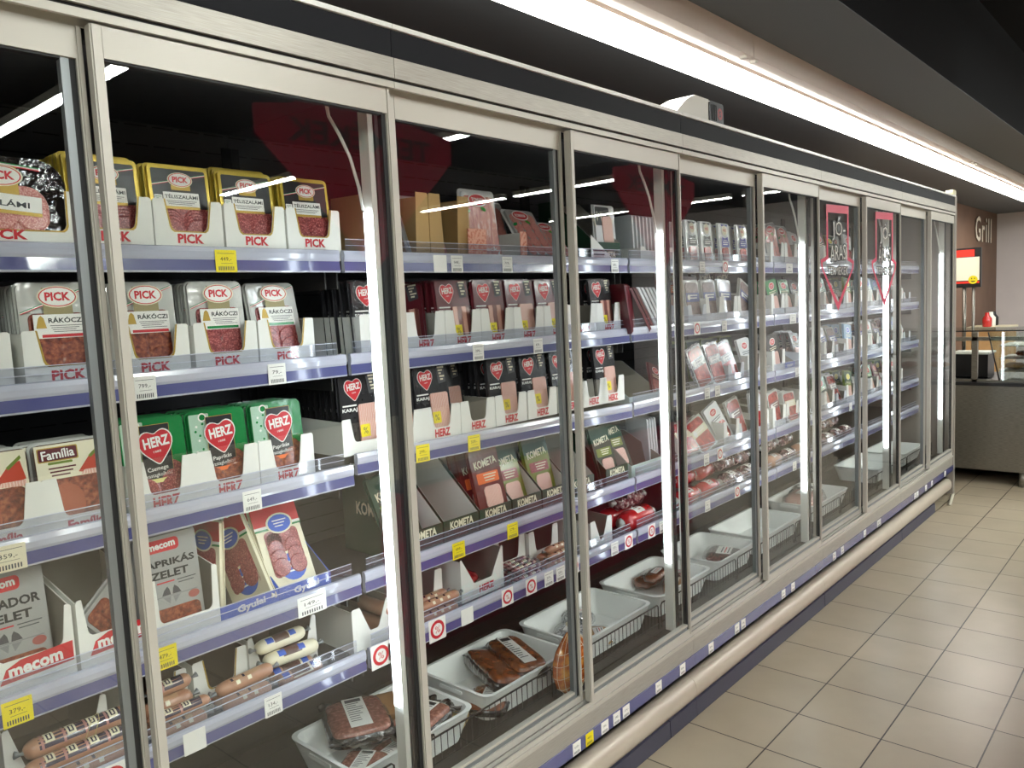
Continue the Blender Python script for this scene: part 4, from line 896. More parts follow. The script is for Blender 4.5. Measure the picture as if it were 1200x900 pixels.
stick((0.70, YB + 0.058, zs + 0.002), (0.815, YB + 0.058, zs + 0.002), 0.021, 'tan sausage right of the door frame with barcode on its side', 1)
stick((0.695, YB + 0.024, zs - 0.006), (0.84, YB + 0.024, zs - 0.006), 0.0145, 'thin dark wrapped sausage in front, right of the door frame', 0)
stick((0.715, YB + 0.062, zs + 0.040), (0.818, YB + 0.064, zs + 0.040), 0.0175, 'small wrapped sausage lying on top of the tan one', 0)
stick((0.86, YB + 0.03, zs - 0.004), (1.01, YB + 0.03, zs + 0.002), 0.0175, 'tan sausage lying before the empty gold-edged carton', 1)
stick((1.00, YB + 0.050, zs + 0.010), (1.155, YB + 0.045, zs + 0.006), 0.02, 'cream sausage with blue and brown label at right, front one', 2, case=CREAM)
stick((0.985, YB + 0.058, zs + 0.048), (1.13, YB + 0.064, zs + 0.046), 0.0185, 'cream sausage with brown label lying on top at right', 2, case=CREAM)
b = MB(); b.tube([(0.565, YB + 0.035, z + 0.05), (0.572, YB + 0.02, z + 0.09), (0.583, YB + 0.012, z + 0.125), (0.594, YB + 0.012, z + 0.13), (0.596, YB + 0.014, z + 0.115), (0.588, YB + 0.02, z + 0.085), (0.57, YB + 0.034, z + 0.052)], 0.0008, mat('string_cream', (190, 176, 120), 0.7), 5)
tag(b.obj('string_loop'), 'loose loop of pale string rising from the far left sausage', 'string')

# ---- bay 1, top shelf
z = BT['A']
put_carton(CKR, 1.528, YB + 0.012, z, 'brown kraft carton, left one of two on the top shelf', name='kraft_carton')
put_carton(CKR, 1.697, YB + 0.012, z, 'brown kraft carton, right one with prosciutto beside it', name='kraft_carton')
pack('prosciutto', 1.68, z + 0.004, 'ham pack lying back inside the right kraft carton', lean=20, y=YB + 0.09)
pack('prosciutto', 1.85, z + 0.01, 'white-framed prosciutto pack with red oval logo standing on top shelf', lean=5, y=YB + 0.03)
OR_ = noise_mat('print_orange_lattice', [(0.35, (214, 120, 92)), (0.6, (238, 172, 146))], 120, 0.5, 'voronoi')
for k, x in enumerate((1.80, 2.02)):
    b = MB(); ww = (0.08, 0.032)[k]
    b.box(-ww / 2, ww / 2, 0, 0.0025, 0, 0.105, OR_); b.box(-ww / 2, ww / 2, 0.0025, 0.03, 0, 0.0025, WHITE); b.box(ww / 2 - 0.0025, ww / 2, 0.0025, 0.12, 0, 0.105, WHITE)
    o = b.obj('orange_carton_front'); o.location = (x, YB, z); tag(o, ('wide orange patterned card panel before the prosciutto pack', 'narrow orange patterned card panel left of the leaning salami pack')[k], 'carton')
pack('romana', 2.14, z + 0.006, 'white-framed sliced salami pack leaning back on top shelf', lean=32, y=YB + 0.02)
pack('romana', 2.02, z + 0.006, 'white-framed salami pack leaning behind the front salami pack', lean=14, y=YB + 0.12)
pack('romana', 2.31, z + 0.006, 'white-framed salami pack leaning back, half hidden by the door frame', lean=34, y=YB + 0.06, scale=0.85)
put_carton(CKS, 2.535, YB + 0.02, z, 'dark green carton on the top shelf right of the door frame', name='display_carton')
pack('black_ham', 2.565, z + 0.02, 'black and clear ham pack standing in the dark green carton', lean=4, y=YB + 0.05)
b = MB(); b.prism([(-0.1, 0.0), (0.075, 0.0), (-0.1, 0.11)], 'xz', 0, 0.002, WHITE); lines(b, -0.09, -0.01, 0.05, 3, 0.014, -0.0005, INK, 0.006)
o = b.obj('price_card'); o.location = (2.50, YB, z); tag(o, 'white three-cornered card leaning before the dark green carton', 'card')
# ---- bay 1, second shelf
z = BT['B']
def herz_row(cx, keys, z, car, nm, shelfw, rears=2, dz=0.006, lean=5):
    for k, (x, ky) in enumerate(zip(cx, keys)):
        put_carton(car, x, YB, z, 'white carton on %s shelf of second bay, %s' % (shelfw, nm[k]))
        if ky:
            pack(ky, x - 0.008, z + dz, 'heart-logo ham pack on %s shelf of second bay, %s' % (shelfw, nm[k]), lean=lean + (k % 3))
            rear(ky, rears, x - 0.006, z + dz, 'ham pack queued behind the front one on %s shelf, %s' % (shelfw, nm[k]), y=YB + 0.07, dy=0.028)
herz_row((1.405, 1.565, 1.721, 1.876, 2.031, 2.187, 2.345, 2.50), ('herz_orange', None, 'herz_maroon_red', 'herz_maroon_red', 'herz_maroon_blue', 'herz_maroon_blue', None, 'herz_orange'), z, CH,
         ('leftmost, behind the light tube', 'half empty one right of the frame', 'first of the maroon ones', 'second of the maroon ones', 'third of the maroon ones', 'fourth of the maroon ones', 'hidden by the frame', 'right of the frame'), 'second', 4)
place(DES['herz_maroon_red'], 'meat_pack', (1.56, YB + 0.09, z + 0.006), (R_(-18), R_(-8), R_(-58)), 'maroon pack turned sideways in the half empty carton', 'meat pack')
rear('herz_maroon_red', 2, 1.60, z + 0.006, 'maroon pack standing far back in the half empty carton', y=YB + 0.15, dy=0.03)
for k in range(6):
    place(DES['herz_maroon_red'], 'meat_pack', (2.60 + k * 0.024, YB + 0.02 + 0.012 * k, z + 0.004), (R_(-10), 0, R_(76)), 'maroon pack standing edge-on in the short row at the bay joint', 'meat pack', 'maroon packs edge-on at the joint', 0.92)
put_carton(CPG, 2.52 + 0.155, YB, z, 'pale carton under the edge-on maroon packs at the bay joint') if False else None
# ---- bay 1, third shelf (tilted a little)
zc = 1.218
herz_row((1.46, 1.61, 1.766, 1.922, 2.084, 2.25, 2.385, 2.51), ('herz_black', 'herz_black', None, 'herz_black', 'herz_black', 'herz_black', None, 'herz_black'), zc, CHC,
         ('leftmost, behind the tube', 'first right of the frame', 'empty looking second', 'third from the frame', 'fourth from the frame', 'fifth from the frame', 'behind the next frame', 'last before the joint'), 'third', 3, 0.004)
put_carton(carton(0.16, 0.3, 0.098, 0.034, 'u', 0.098, GREYCARD, WHITE), 1.33, YB + 0.002, zc + 0.004, 'plain white carton of dark packs behind the light tube, third shelf')
for k in range(8): place(DES['herz_black'], 'meat_pack', (1.335, YB + 0.03 + k * 0.026, zc + 0.008), (R_(-3), 0, 0), 'dark pack in the tight row left of the light tube, third shelf', 'meat pack', 'dark packs in the tight row')
pack('herz_black', 1.765 - 0.02, zc + 0.004, 'dark ham pack sunk deep in the second carton from the frame', y=YB + 0.11, lean=8)
# ---- bay 1, fourth shelf: green cartons
z = BT['D']
for k, x in enumerate((1.512, 1.668, 1.824, 1.98, 2.136, 2.29, 2.52)):
    o = put_carton(CK, x, YB, z, 'dark green carton with cream lettering on fourth shelf, ' + ['with a lettered side by the tube', 'empty one right of the frame', 'holding a brown pack', 'holding an olive pack', 'left of the next frame', 'behind the next frame', 'before the joint'][k])
    if k == 0:
        b = MB(); b.text('KOMETA', -0.078, 0.118, 0.075, 0.158, -0.0006, CREAM, bold=0.03); b.tube([(0.01 + q_ * 0.003, -0.0004, 0.104 + 0.004 * math.sin(q_ * 1.9) * (1.2 if q_ % 5 == 0 else 0.7)) for q_ in range(20)], 0.0007, PALEY, 4)
        b.v = [(y_, -x_, z_) for x_, y_, z_ in b.v]; q_ = b.obj('side_lettering', o); q_.location = (-0.0755, 0.135, 0)
pack('kom_green', 1.50, z + 0.006, 'green and cream pack slumped in the carton by the frame', lean=16, y=YB + 0.06, roll=-8)
pack('kom_brown', 1.83, z + 0.03, 'brown glossy pack with cream lettering in the green carton', lean=14, y=YB + 0.012)
for k in range(2): pack('kom_brown', 1.82, z + 0.01, 'brown pack behind the front brown pack', lean=14, y=YB + 0.055 + k * 0.03, group='brown packs behind the front one')
pack('kom_olive', 1.98, z + 0.006, 'olive green pack leaning back in the fourth green carton', lean=18, y=YB + 0.05)
pack('kom_olive', 2.136, z + 0.006, 'olive green pack just left of the door frame', lean=14, y=YB + 0.05)
pack('kom_green', 2.14, z + 0.006, 'dark green pack behind the olive pack beside the door frame', lean=12, y=YB + 0.1)
pack('kom_green', 2.50, z + 0.006, 'dark green pack in the carton before the joint', lean=16, y=YB + 0.02, scale=0.95)
# ---- bay 1, lowest shelf
z = BT['E']; zs = z + 0.02
put_carton(carton(0.15, 0.26, 0.125, 0.05, 'v', 0.125, GREYCARD, WHITE), 1.335, YB + 0.03, z, 'white carton left of the light tube on the lowest shelf')
for k, (x, yy, zz) in enumerate(((1.40, 1.76, 0.03), (1.435, 1.735, 0.024), (1.39, 1.75, 0.085), (1.44, 1.77, 0.075))):
    b = MB(); rg = (0.026, 0.024, 0.022, 0.024)[k]; b.tube([(0, y_, 0) for y_ in (0.0, 0.012, 0.03, 0.12, 0.135)], [rg * 0.4, rg * 0.85, rg, rg, rg * 0.5], (SKINCOL, CASEDARK, SKINCOL, mat('casing_olive', (110, 120, 84), 0.25, coat=0.6))[k], 14)
    o = b.obj('sausage_roll'); o.location = (x, yy - 0.015, z + zz); tag(o, ('tan sausage end', 'dark sausage end', 'tan sausage end on top', 'olive sausage end on top')[k] + ' sticking out of the carton by the light tube', 'sausage')
    b = MB(); b.tube([(0, -0.012, 0), (0, 0.0, 0), (0, 0.004, 0)], [0.008, 0.003, 0.01], FILM, 8); b.obj('film_tail', o)
put_carton(CPL, 1.56, YB + 0.075, z, 'white carton with rounded opening behind the tan sausage pair')
put_carton(carton(0.2, 0.24, 0.14, 0.05, 'v', 0.14, GREYCARD, WHITE, None, ('HERZ', RED, -0.02, 0.012, 0.05, 0.036, 0.0), rim=0.006, bot=0.045), 1.80, YB + 0.05, z, 'white carton with steep cutout and red lettering on the lowest shelf')
b = MB(); b.blob((0, 0, 0.03), 0.06, 0.05, 0.03, REDMEAT, jit=0.08); o = b.obj('red_meat_pack'); o.location = (1.80, YB + 0.15, z + 0.004); tag(o, 'small red meat pack at the bottom of the steep white carton', 'meat pack')
put_carton(CPL, 1.99, YB + 0.10, z, 'white carton standing back behind the thin sausages')
put_carton(CPL, 2.16, YB + 0.085, z, 'white carton beside the door frame on the lowest shelf')
for j in range(2): stick((1.50, YB + 0.028 + 0.036 * j, z + 0.018), (1.655, YB + 0.028 + 0.036 * j, z + 0.018), 0.0165, 'tan sausage under the visible pair right of the frame, ' + ('front', 'rear')[j], 1)
stick((1.50, YB + 0.030, z + 0.052), (1.665, YB + 0.030, z + 0.052), 0.0165, 'tan sausage at the front right of the frame', 1)
stick((1.51, YB + 0.062, z + 0.056), (1.645, YB + 0.064, z + 0.056), 0.015, 'tan sausage behind the front tan sausage', 1)
for k in range(4):
    stick((1.925, YB + 0.02 + k * 0.024, z + 0.0125), (2.06, YB + 0.02 + k * 0.024, z + 0.0125), 0.011, 'thin dark wrapped sausage, %s of four laid side by side' % NUM[k], 0, case=CASEDARK)
    stick((1.928 + 0.004 * k, YB + 0.021 + k * 0.023, z + 0.035 + 0.004 * k), (2.062, YB + 0.021 + k * 0.023, z + 0.035 + 0.004 * k), 0.0105, 'thin dark wrapped sausage of the upper layer, %s from the front' % NUM[k], 0, case=CASEDARK)
for k in range(5):
    stick((2.085 + 0.01 * (k % 3), YB + 0.025 + 0.03 * (k % 2), z + 0.0145 + 0.028 * (k // 2)), (2.25, YB + 0.025 + 0.03 * (k % 2), z + 0.0145 + 0.028 * (k // 2)), 0.0135, 'pale tan sausage, %s of five beside the frame' % NUM[k], 1)
put_carton(carton(0.14, 0.24, 0.11, 0.03, 'v', 0.12, GREYCARD, WHITE), 2.43, YB + 0.02, z, 'white carton with grey inside at the right of the frame, lowest shelf')

# ---- sausages as thick chubs with clipped ends
def chub(p, L, r, rz, case, label, group=None):
    e = empty('sausage_chub', p, (0, 0, R_(rz))); tag(e, label, 'sausage', group)
    b = MB(); b.tube([(-L / 2, 0, 0), (-L / 2 + 0.006, 0, 0), (-L / 2 + 0.025, 0, 0), (0, 0, 0.001), (L / 2 - 0.025, 0, 0), (L / 2 - 0.006, 0, 0), (L / 2, 0, 0)], [r * 0.3, r * 0.75, r, r * 1.02, r, r * 0.75, r * 0.3], case, 16); b.obj('casing', e)
    b = MB(); b.tube([(-L / 2 - 0.02, 0, 0.004), (-L / 2 - 0.006, 0, 0), (-L / 2, 0, 0)], [r * 0.5, r * 0.18, r * 0.3], FILM, 8); b.tube([(L / 2, 0, 0), (L / 2 + 0.006, 0, 0), (L / 2 + 0.02, 0, 0.004)], [r * 0.3, r * 0.18, r * 0.5], FILM, 8); b.obj('end_clip', e)
    b = MB(); vs = []
    for k in range(7):
        a = R_(-25 + 70 * k / 6)
        for x in (-L * 0.18, L * 0.12): vs.append((x, -r * 1.035 * math.sin(a), r * 1.035 * math.cos(a)))
    b.add(vs, [(2 * k, 2 * k + 1, 2 * k + 3, 2 * k + 2) for k in range(6)], TAGW, True); b.obj('label', e)
    return e
chub((2.72, YB + 0.05, z + 0.043), 0.2, 0.042, 0, CASERED, 'thick red sausage with white label lying at the front, middle bay')
chub((2.70, YB + 0.14, z + 0.043), 0.2, 0.042, 4, CASERED, 'thick red sausage behind the front red one, middle bay')
chub((2.73, YB + 0.095, z + 0.115), 0.18, 0.036, -3, CASEDARK, 'speckled sausage lying on the two red ones')
for k, (x, yy, zz) in enumerate(((3.14, 0.05, 0.04), (3.33, 0.05, 0.04), (3.2, 0.1, 0.112), (3.38, 0.1, 0.11))): chub((x, YB + yy, z + zz), 0.17, 0.038, 2 * k, CASERED, 'red sausage in the heap right of the frame, ' + ('front left one', 'front right one', 'upper left one', 'upper right one')[k])
for k, (x, yy, zz) in enumerate(((3.56, 0.05, 0.04), (3.76, 0.05, 0.04), (3.58, 0.1, 0.112), (3.75, 0.1, 0.11))): chub((x, YB + yy, z + zz), 0.17, 0.038, -2 * k, CASEDARK, 'dark speckled sausage in the middle bay, ' + ('front left one', 'front right one', 'upper left one', 'upper right one')[k])

# ---- bay 2 (middle)
z = BT['A']
put_carton(carton(0.25, 0.24, 0.075, 0.06, 'u', 0.075, GREYCARD, WHITE), 2.86, YB, z, 'white carton of upright white packs left of the third light tube')
for k in range(8): place(DES['white_red'], 'meat_pack', (2.765 + k * 0.027, YB + 0.11, z + 0.006), (R_(-3), 0, R_(80)), 'white pack standing edge-on in the row by the third tube', 'meat pack', 'white packs edge-on by the third tube')
for k, (x, ky) in enumerate(((3.17, 'bow_black'), (3.305, 'bow_black'), (3.48, 'bow_blue'), (3.667, 'bow_blue'))):
    pack(ky, x, z + 0.01, 'narrow white pack with %s bow print on top shelf, %s' % (ky[4:], 'left one' if k % 2 == 0 else 'right one'), lean=4, y=YB + 0.012)
    rear(ky, 2, x, z + 0.008, 'narrow white pack behind the %s %s-bow pack' % ('left' if k % 2 == 0 else 'right', ky[4:]), y=YB + 0.05, dy=0.03)
put_carton(CPG, 3.85, YB + 0.02, z, 'pale grey carton at the right end of the middle bay top shelf')
z = BT['B']
for k in range(7):
    place(DES['white_red' if k > 1 else 'dark_red'], 'meat_pack', (2.78 + k * 0.045, YB + 0.03 + 0.01 * k, z + 0.004), (R_(-26), 0, R_(58)), ('pale pack slanting in the row left of the third light tube' if k > 1 else 'dark red pack at the left of the slanting row'), 'meat pack', 'slanting packs by the third tube')
for k, (x, ky) in enumerate(((3.19, 'navy_block'), (3.35, 'navy_block'), (3.5, 'navy_block'), (3.67, 'navy_block'))):
    put_carton(CPG if k == 0 else CPL, x, YB, z, 'pale carton on the second shelf of the middle bay, %s from its frame' % NUM[k])
    pack(ky, x, z + 0.01, 'grey-brown pack with navy block on second shelf of the middle bay, %s from the frame' % NUM[k] if k < 3 else 'navy-block pack twisted in its carton, second shelf of the middle bay', lean=6, roll=(0, 0, 3, 24)[k], y=YB + 0.025)
    rear('kom_brown' if k != 1 else 'dark_red', 2, x, z + 0.03, 'dark pack behind the front row, second shelf of middle bay, carton %s' % NUM[k], y=YB + 0.12, dy=0.04)
z = BT['C']
PALEC = mat('card_pale_blue_grey', (186, 198, 202), 0.5)
put_carton(carton(0.24, 0.26, 0.04, 0, 'low', 0.165, GREYCARD, PALEC), 2.77, YB + 0.02, z, 'pale blue-grey carton with sloping side at the joint on the third shelf')
place(DES['dark_red'], 'meat_pack', (2.9, YB + 0.04, z + 0.004), (R_(-20), R_(20), 0), 'orange red pack slanting beside the third light tube', 'meat pack', None, 0.8)
for k in range(5): place(DES['charcoal'], 'meat_pack', (3.06 + k * 0.03, YB + 0.05 + 0.01 * k, z + 0.004), (R_(-8), 0, R_(60)), 'dark pack standing edge-on right of the frame, third shelf', 'meat pack', 'dark packs edge-on, middle bay')
for k, (x, ky, ro) in enumerate(((3.28, 'crinkled', -14), (3.42, 'crinkled', -6), (3.56, 'crinkled', -12), (3.76, 'white_red', -4))):
    pack(ky, x, z + 0.012, ('crinkled clear meat pack on third shelf, %s of three' % NUM[k]) if k < 3 else 'white pack with red print at right end of third shelf, middle bay', lean=14, roll=ro, y=YB + 0.02)
    rear('olive', 2, x, z + 0.02, 'dim pack at the back of the third shelf behind crinkled pack %s' % NUM[k], y=YB + 0.15, dy=0.05)
put_carton(CPG, 3.56, YB, z, 'pale grey carton before the crinkled packs, third shelf')
put_carton(CPL, 3.77, YB, z, 'white carton at the right end of third shelf, middle bay')
z = BT['D']
put_carton(carton(0.24, 0.26, 0.06, 0, 'low', 0.16, GREYCARD, mat('card_mint', (196, 214, 204), 0.5)), 2.77, YB + 0.02, z, 'pale mint carton with sloping sides left of the third light tube')
pack('kom_green', 2.66, z + 0.01, 'dark green pack leaning in the mint carton', lean=22, y=YB + 0.06)
for k in range(4): place(DES['white_red'], 'meat_pack', (2.90 + 0.02 * k, YB + 0.14, z + 0.02), (R_(-4), 0, R_(72)), 'pale pack standing edge-on behind the mint carton', 'meat pack', 'pale packs behind the mint carton')
for k, (x, ky, ro) in enumerate(((3.14, 'clear_meat', 0), (3.3, 'clear_meat', -16), (3.5, 'white_red', -18), (3.66, 'red_block', -10), (3.84, 'white_red', 4))):
    pack(ky, x, z + (0.006 if k < 2 else 0.02), ['clear meat tray lying back at the frame', 'clear meat tray slanting next to it', 'white pack with red print slanting in its carton', 'clear pack with maroon block', 'white pack at the right end'][k] + ', fourth shelf of middle bay', lean=(34, 28, 20, 14, 8)[k], roll=ro, y=YB + 0.03)
    if k >= 2: put_carton(CPL if k != 3 else CPG, x, YB, z, 'white carton on fourth shelf of the middle bay, %s from its right end' % ('third', 'second', 'first')[k - 2])
# ---- bays 3 and 4: smaller in the picture
def far_row(bay, s, items, xs, shelfn, kinds):
    z = BT[s]
    for k, (x, ky) in enumerate(zip(xs, items)):
        if ky is None: continue
        lab_ = '%s on the %s shelf of the %s bay, %s from its left' % (kinds.get(ky, 'meat pack'), shelfn, bay, NUM[k])
        put_carton(CPL if (k + len(s)) % 3 else CPG, x, YB, z, 'pale carton on the %s shelf of the %s bay, %s from its left' % (shelfn, bay, NUM[k]))
        pack(ky, x, z + 0.012, lab_, lean=6 + 7 * (k % 3), roll=(-8, 0, 6, -3)[k % 4], y=YB + 0.022)
        rear(ky, 2, x, z + 0.012, 'pack behind the front one, %s shelf of the %s bay, %s from left' % (shelfn, bay, NUM[k]), y=YB + 0.085, dy=0.04, lean=8)
KN = {'white_red': 'white red-badged pack', 'white_navy': 'white and navy pack', 'grey_red': 'grey pack with red badge', 'crinkled': 'crinkled clear pack', 'dark_green': 'dark green pack', 'dark_red': 'dark red pack', 'charcoal': 'charcoal pack', 'olive': 'olive pack', 'pale_blue': 'pale blue pack', 'clear_meat': 'clear meat tray', 'romana': 'white-framed salami pack', 'bow_black': 'white pack with bow', 'navy_block': 'navy-block pack', 'red_block': 'maroon-block pack'}
X3 = [4.06, 4.24, 4.42, 4.60, 4.80, 5.0, 5.18]
far_row('fourth', 'A', ['romana', 'romana', 'white_red', None, 'dark_red', 'olive', 'white_red'], X3, 'top', KN)
far_row('fourth', 'B', ['dark_green', 'dark_green', 'charcoal', None, 'dark_green', 'charcoal', 'olive'], X3, 'second', KN)
far_row('fourth', 'C', ['charcoal', None, 'charcoal', None, 'navy_block', 'navy_block', 'pale_blue'], X3, 'third', KN)
far_row('fourth', 'D', ['red_block', 'clear_meat', None, None, 'dark_green', 'crinkled', 'olive'], X3, 'fourth', KN)
put_carton(CB, 4.1, YB + 0.005, BT['C'], 'low blue carton on the third shelf, left end of the fourth bay') if False else None
for k, x in enumerate((4.2, 4.36)):
    put_carton(CB, x + 0.0, YB - 0.0, BT['C'] + 0.0, ('low blue carton at the left of the fourth bay', 'low blue carton beside the fourth light tube')[k]) if k == 0 else None
for k, (x, m) in enumerate(((4.07, SKINCOL), (4.26, CASEDARK), (4.45, SKINCOL), (4.85, CASEDARK), (5.02, CASEDARK), (5.18, CASEDARK))): chub((x, YB + 0.05, BT['E'] + 0.04), 0.155, 0.036, 0, m, 'sausage on the lowest shelf of the fourth bay, %s from its left' % NUM[k])
for k, (x, m) in enumerate(((4.12, CASEDARK), (4.34, CASEDARK), (4.92, CASEDARK), (5.09, CASEDARK))): chub((x, YB + 0.1, BT['E'] + 0.11), 0.155, 0.036, 0, m, 'upper sausage lying on others, lowest shelf of the fourth bay, %s from its left' % NUM[k])
X4 = [5.46, 5.65, 5.84, 6.03, 6.22, 6.41]
far_row('far', 'B', ['white_red', 'pale_blue', 'pale_blue', 'dark_red', 'white_red', 'white_navy'], X4, 'second', KN)
far_row('far', 'C', ['navy_block', 'white_red', 'navy_block', 'red_block', 'pale_blue', 'white_red'], X4, 'third', KN)
far_row('far', 'D', [None, 'dark_green', 'dark_red', 'olive', 'white_red', None], X4, 'fourth', KN)

# ---------------------------------------------------------------- white trays on the deck and the meat in them
def tray(x0, x1, y0, y1, label):
    e = empty('plastic_tray', ((x0 + x1) / 2, (y0 + y1) / 2, 0.322)); tag(e, label, 'tray', 'white plastic trays on the cabinet deck')
    hw, hd, h, r = (x1 - x0) / 2, (y1 - y0) / 2, 0.098, 0.035
    out = [rr(-hw + i_, -hd + i_, hw - i_, hd - i_, r, 5) for i_ in (0.03, 0.006, 0.0, 0.012, 0.016, 0.036)]
    zz = (0.0, h - 0.012, h, h, h - 0.012, 0.004)
    n = len(out[0]); vs = [(p[0], p[1], zz[k]) for k, lp in enumerate(out) for p in lp]
    fs = [(k * n + q, k * n + (q + 1) % n, (k + 1) * n + (q + 1) % n, (k + 1) * n + q) for k in range(5) for q in range(n)]
    fs += [tuple(range(n))[::-1], tuple(range(5 * n, 6 * n))]
    b = MB(); b.add(vs, fs, TRAYW, False); o = b.obj('basin', e)
    b = MB()
    for sx in (-1, 1): b.prism(rr(-0.05, 0, 0.05, 0.012, 0.005), 'yz', sx * (hw + 0.001) - 0.002, sx * (hw + 0.001) + 0.002, TRAYW)
    b.v = [(x, y, z + h - 0.022) for x, y, z in b.v]; b.obj('grip', e)
TR = [(1.15, 1.595, 1.612, 1.93), (1.645, 2.075, 1.612, 1.935), (2.125, 2.60, 1.612, 1.92), (2.645, 3.095, 1.612, 1.92), (3.155, 3.555, 1.612, 1.925), (3.60, 4.13, 1.612, 1.91), (4.3, 4.85, 1.612, 1.91), (5.4, 5.95, 1.612, 1.91), (6.0, 6.5, 1.612, 1.91)]
TN = ['white tray full of meat loaves in black vacuum bags, nearest', 'white tray with two dark smoked meat blocks, second from camera', 'nearly empty white tray right of the netted ham', 'white tray with brown meat pieces behind the third tube', 'white tray holding one flat dark red meat pack', 'empty white tray in front of the fourth bay tube', 'white tray with pink packs in the fourth bay', 'empty white tray at the left of the far bay', 'empty white tray beside the end panel']
for a, n_ in zip(TR, TN): tray(*a, n_)
def vac(x, y, z, w, d, h, rz, m, label, rx=0, ry=0, lab=True, film=FILMD, name='vacuum_meat_pack', sk=0.07):
    """vacuum bag: block of meat, black film skirt with crinkled ends, white paper label"""
    e = empty(name, (x, y, z), (R_(rx), R_(ry), R_(rz))); tag(e, label, 'meat pack')
    b = MB(); b.blob((0, 0, h / 2), w / 2, d / 2, h / 2, m, 24, 12, 0.35, 0.01); b.obj('meat_block', e)
    b = MB(); rnd = random.Random(int(x * 999)); nx, ny = 22, 6
    for s_ in (-1, 1):
        vs = []
        for j in range(ny + 1):
            for k in range(nx + 1):
                u = -w * 0.56 + w * 1.12 * k / nx; v = s_ * (d * 0.42 + (sk if s_ > 0 else sk * 0.4) * j / ny); cr = 0.0045 * (j / ny) * rnd.uniform(-1, 1)
                vs.append((u + cr, v + cr, h * (0.62 if j < 2 else 0.45) + 0.007 * math.sin(k * 0.7 + j) * j / ny + cr * 0.5))
        b.add(vs, [(j * (nx + 1) + k, j * (nx + 1) + k + 1, (j + 1) * (nx + 1) + k + 1, (j + 1) * (nx + 1) + k) for j in range(ny) for k in range(nx)], film, True)
    b.blob((0, 0, h * 0.42), w * 0.56, d * 0.53, h * 0.36, film, 24, 8, 0.4)
    b.obj('vacuum_film', e)
    if lab:
        b = MB(); lw, ld = w * 0.36, d * 0.82; zt = h + 0.0015
        b.box(-lw / 2, lw / 2, -ld / 2, ld / 2, zt - 0.001, zt, TAGW); rnd = random.Random(int(x * 77))
        for k in range(9):
            v = ld * (0.28 - 0.075 * k); wl = lw * rnd.uniform(0.4, 0.78); b.box(-lw * 0.4, -lw * 0.4 + wl, v, v + ld * 0.022, zt, zt + 0.0003, INK)
        b.box(-lw * 0.38, lw * 0.38, ld * 0.34, ld * 0.45, zt, zt + 0.0003, BLACK); b.obj('paper_label', e)
vac(1.315, 1.82, 0.40, 0.17, 0.24, 0.055, -28, LOAF, 'pink loaf block in black vacuum bag lying on top at the left', rx=-4)
vac(1.44, 1.69, 0.385, 0.12, 0.18, 0.055, -76, LOAF, 'pink loaf block with long white label right behind the wire front')
vac(1.235, 1.70, 0.345, 0.12, 0.12, 0.045, -60, LOAF, 'pink loaf block with white label low at the tray corner', sk=0.04)
vac(1.345, 1.70, 0.33, 0.12, 0.10, 0.045, -80, LOAF, 'pink loaf block under the others in the nearest tray', sk=0.04)
vac(1.45, 1.83, 0.33, 0.14, 0.12, 0.05, -30, LOAF, 'pink meat block at the rear of the nearest tray', lab=False, sk=0.03)
b = MB(); b.blob((0, 0, 0.02), 0.085, 0.055, 0.02, mat('meat_tan', (150, 110, 66), 0.35, coat=0.4), e=0.5, jit=0.02); o = b.obj('smoked_cut'); o.location = (1.46, 1.83, 0.392); o.rotation_euler = (0.2, 0.1, -0.3); tag(o, 'tan smoked cut beside the lower end of the light tube', 'meat pack')
b = MB(); b.blob((0, 0, 0.02), 0.11, 0.05, 0.02, REDMEAT, e=0.5, jit=0.02); o = b.obj('bacon_slab'); o.location = (1.535, 1.75, 0.345); o.rotation_euler = (0, 0, -1.1); tag(o, 'red bacon slab with yellow fat edge just right of the frame', 'meat pack')
b = MB(); b.blob((0.085, 0.0, 0.022), 0.028, 0.048, 0.018, mat('fat_yellow', (214, 186, 116), 0.35, coat=0.4), e=0.5, jit=0.02); b.obj('fat_edge', o)
vac(1.835, 1.775, 0.362, 0.105, 0.27, 0.06, -23, SMOKED, 'large smoked meat block in black vacuum bag, left half of the pair', lab=False, ry=10)
vac(1.94, 1.755, 0.372, 0.12, 0.27, 0.06, -23, SMOKED, 'large smoked meat block with white label, right half of the pair')
vac(1.73, 1.69, 0.335, 0.12, 0.15, 0.04, -60, SMOKED, 'smaller smoked meat piece with white label in the second tray', sk=0.02)
def floppy(x, y, z, w, d, h, rz, m, label, stripe_=None):
    b = MB(); b.blob((0, 0, h / 2), w / 2, d / 2, h / 2, m, 20, 8, 0.6, 0.05, int(x * 100)); o = b.obj('film_packed_meat'); o.location = (x, y, z); o.rotation_euler = (0, 0, R_(rz)); tag(o, label, 'meat pack')
    b = MB(); b.blob((0, 0, h / 2), w * 0.56, d * 0.56, h * 0.55, FILMC, 20, 8, 0.6, 0.06, int(x * 100) + 3); b.obj('film_bag', o)
    b = MB(); b.box(-w * 0.2, w * 0.25, -d * 0.2, d * 0.2, h + 0.002, h + 0.003, TAGW); lines_y = [b.box(-w * 0.15, w * 0.2, -d * 0.14 + k * d * 0.09, -d * 0.11 + k * d * 0.09, h + 0.003, h + 0.0033, RED if k == 1 else INK) for k in range(3)]; b.obj('paper_label', o)
floppy(2.31, 1.80, 0.335, 0.16, 0.12, 0.035, 20, SILVER, 'crumpled clear film pack with small label, nearly empty tray')
floppy(2.42, 1.86, 0.335, 0.13, 0.10, 0.05, -30, SILVER, 'upright crumpled film bag at the back of the nearly empty tray')
floppy(2.35, 1.70, 0.335, 0.14, 0.10, 0.03, 45, mat('meat_gold', (206, 160, 96), 0.3, coat=0.5), 'golden pack with pale label right behind the frame')
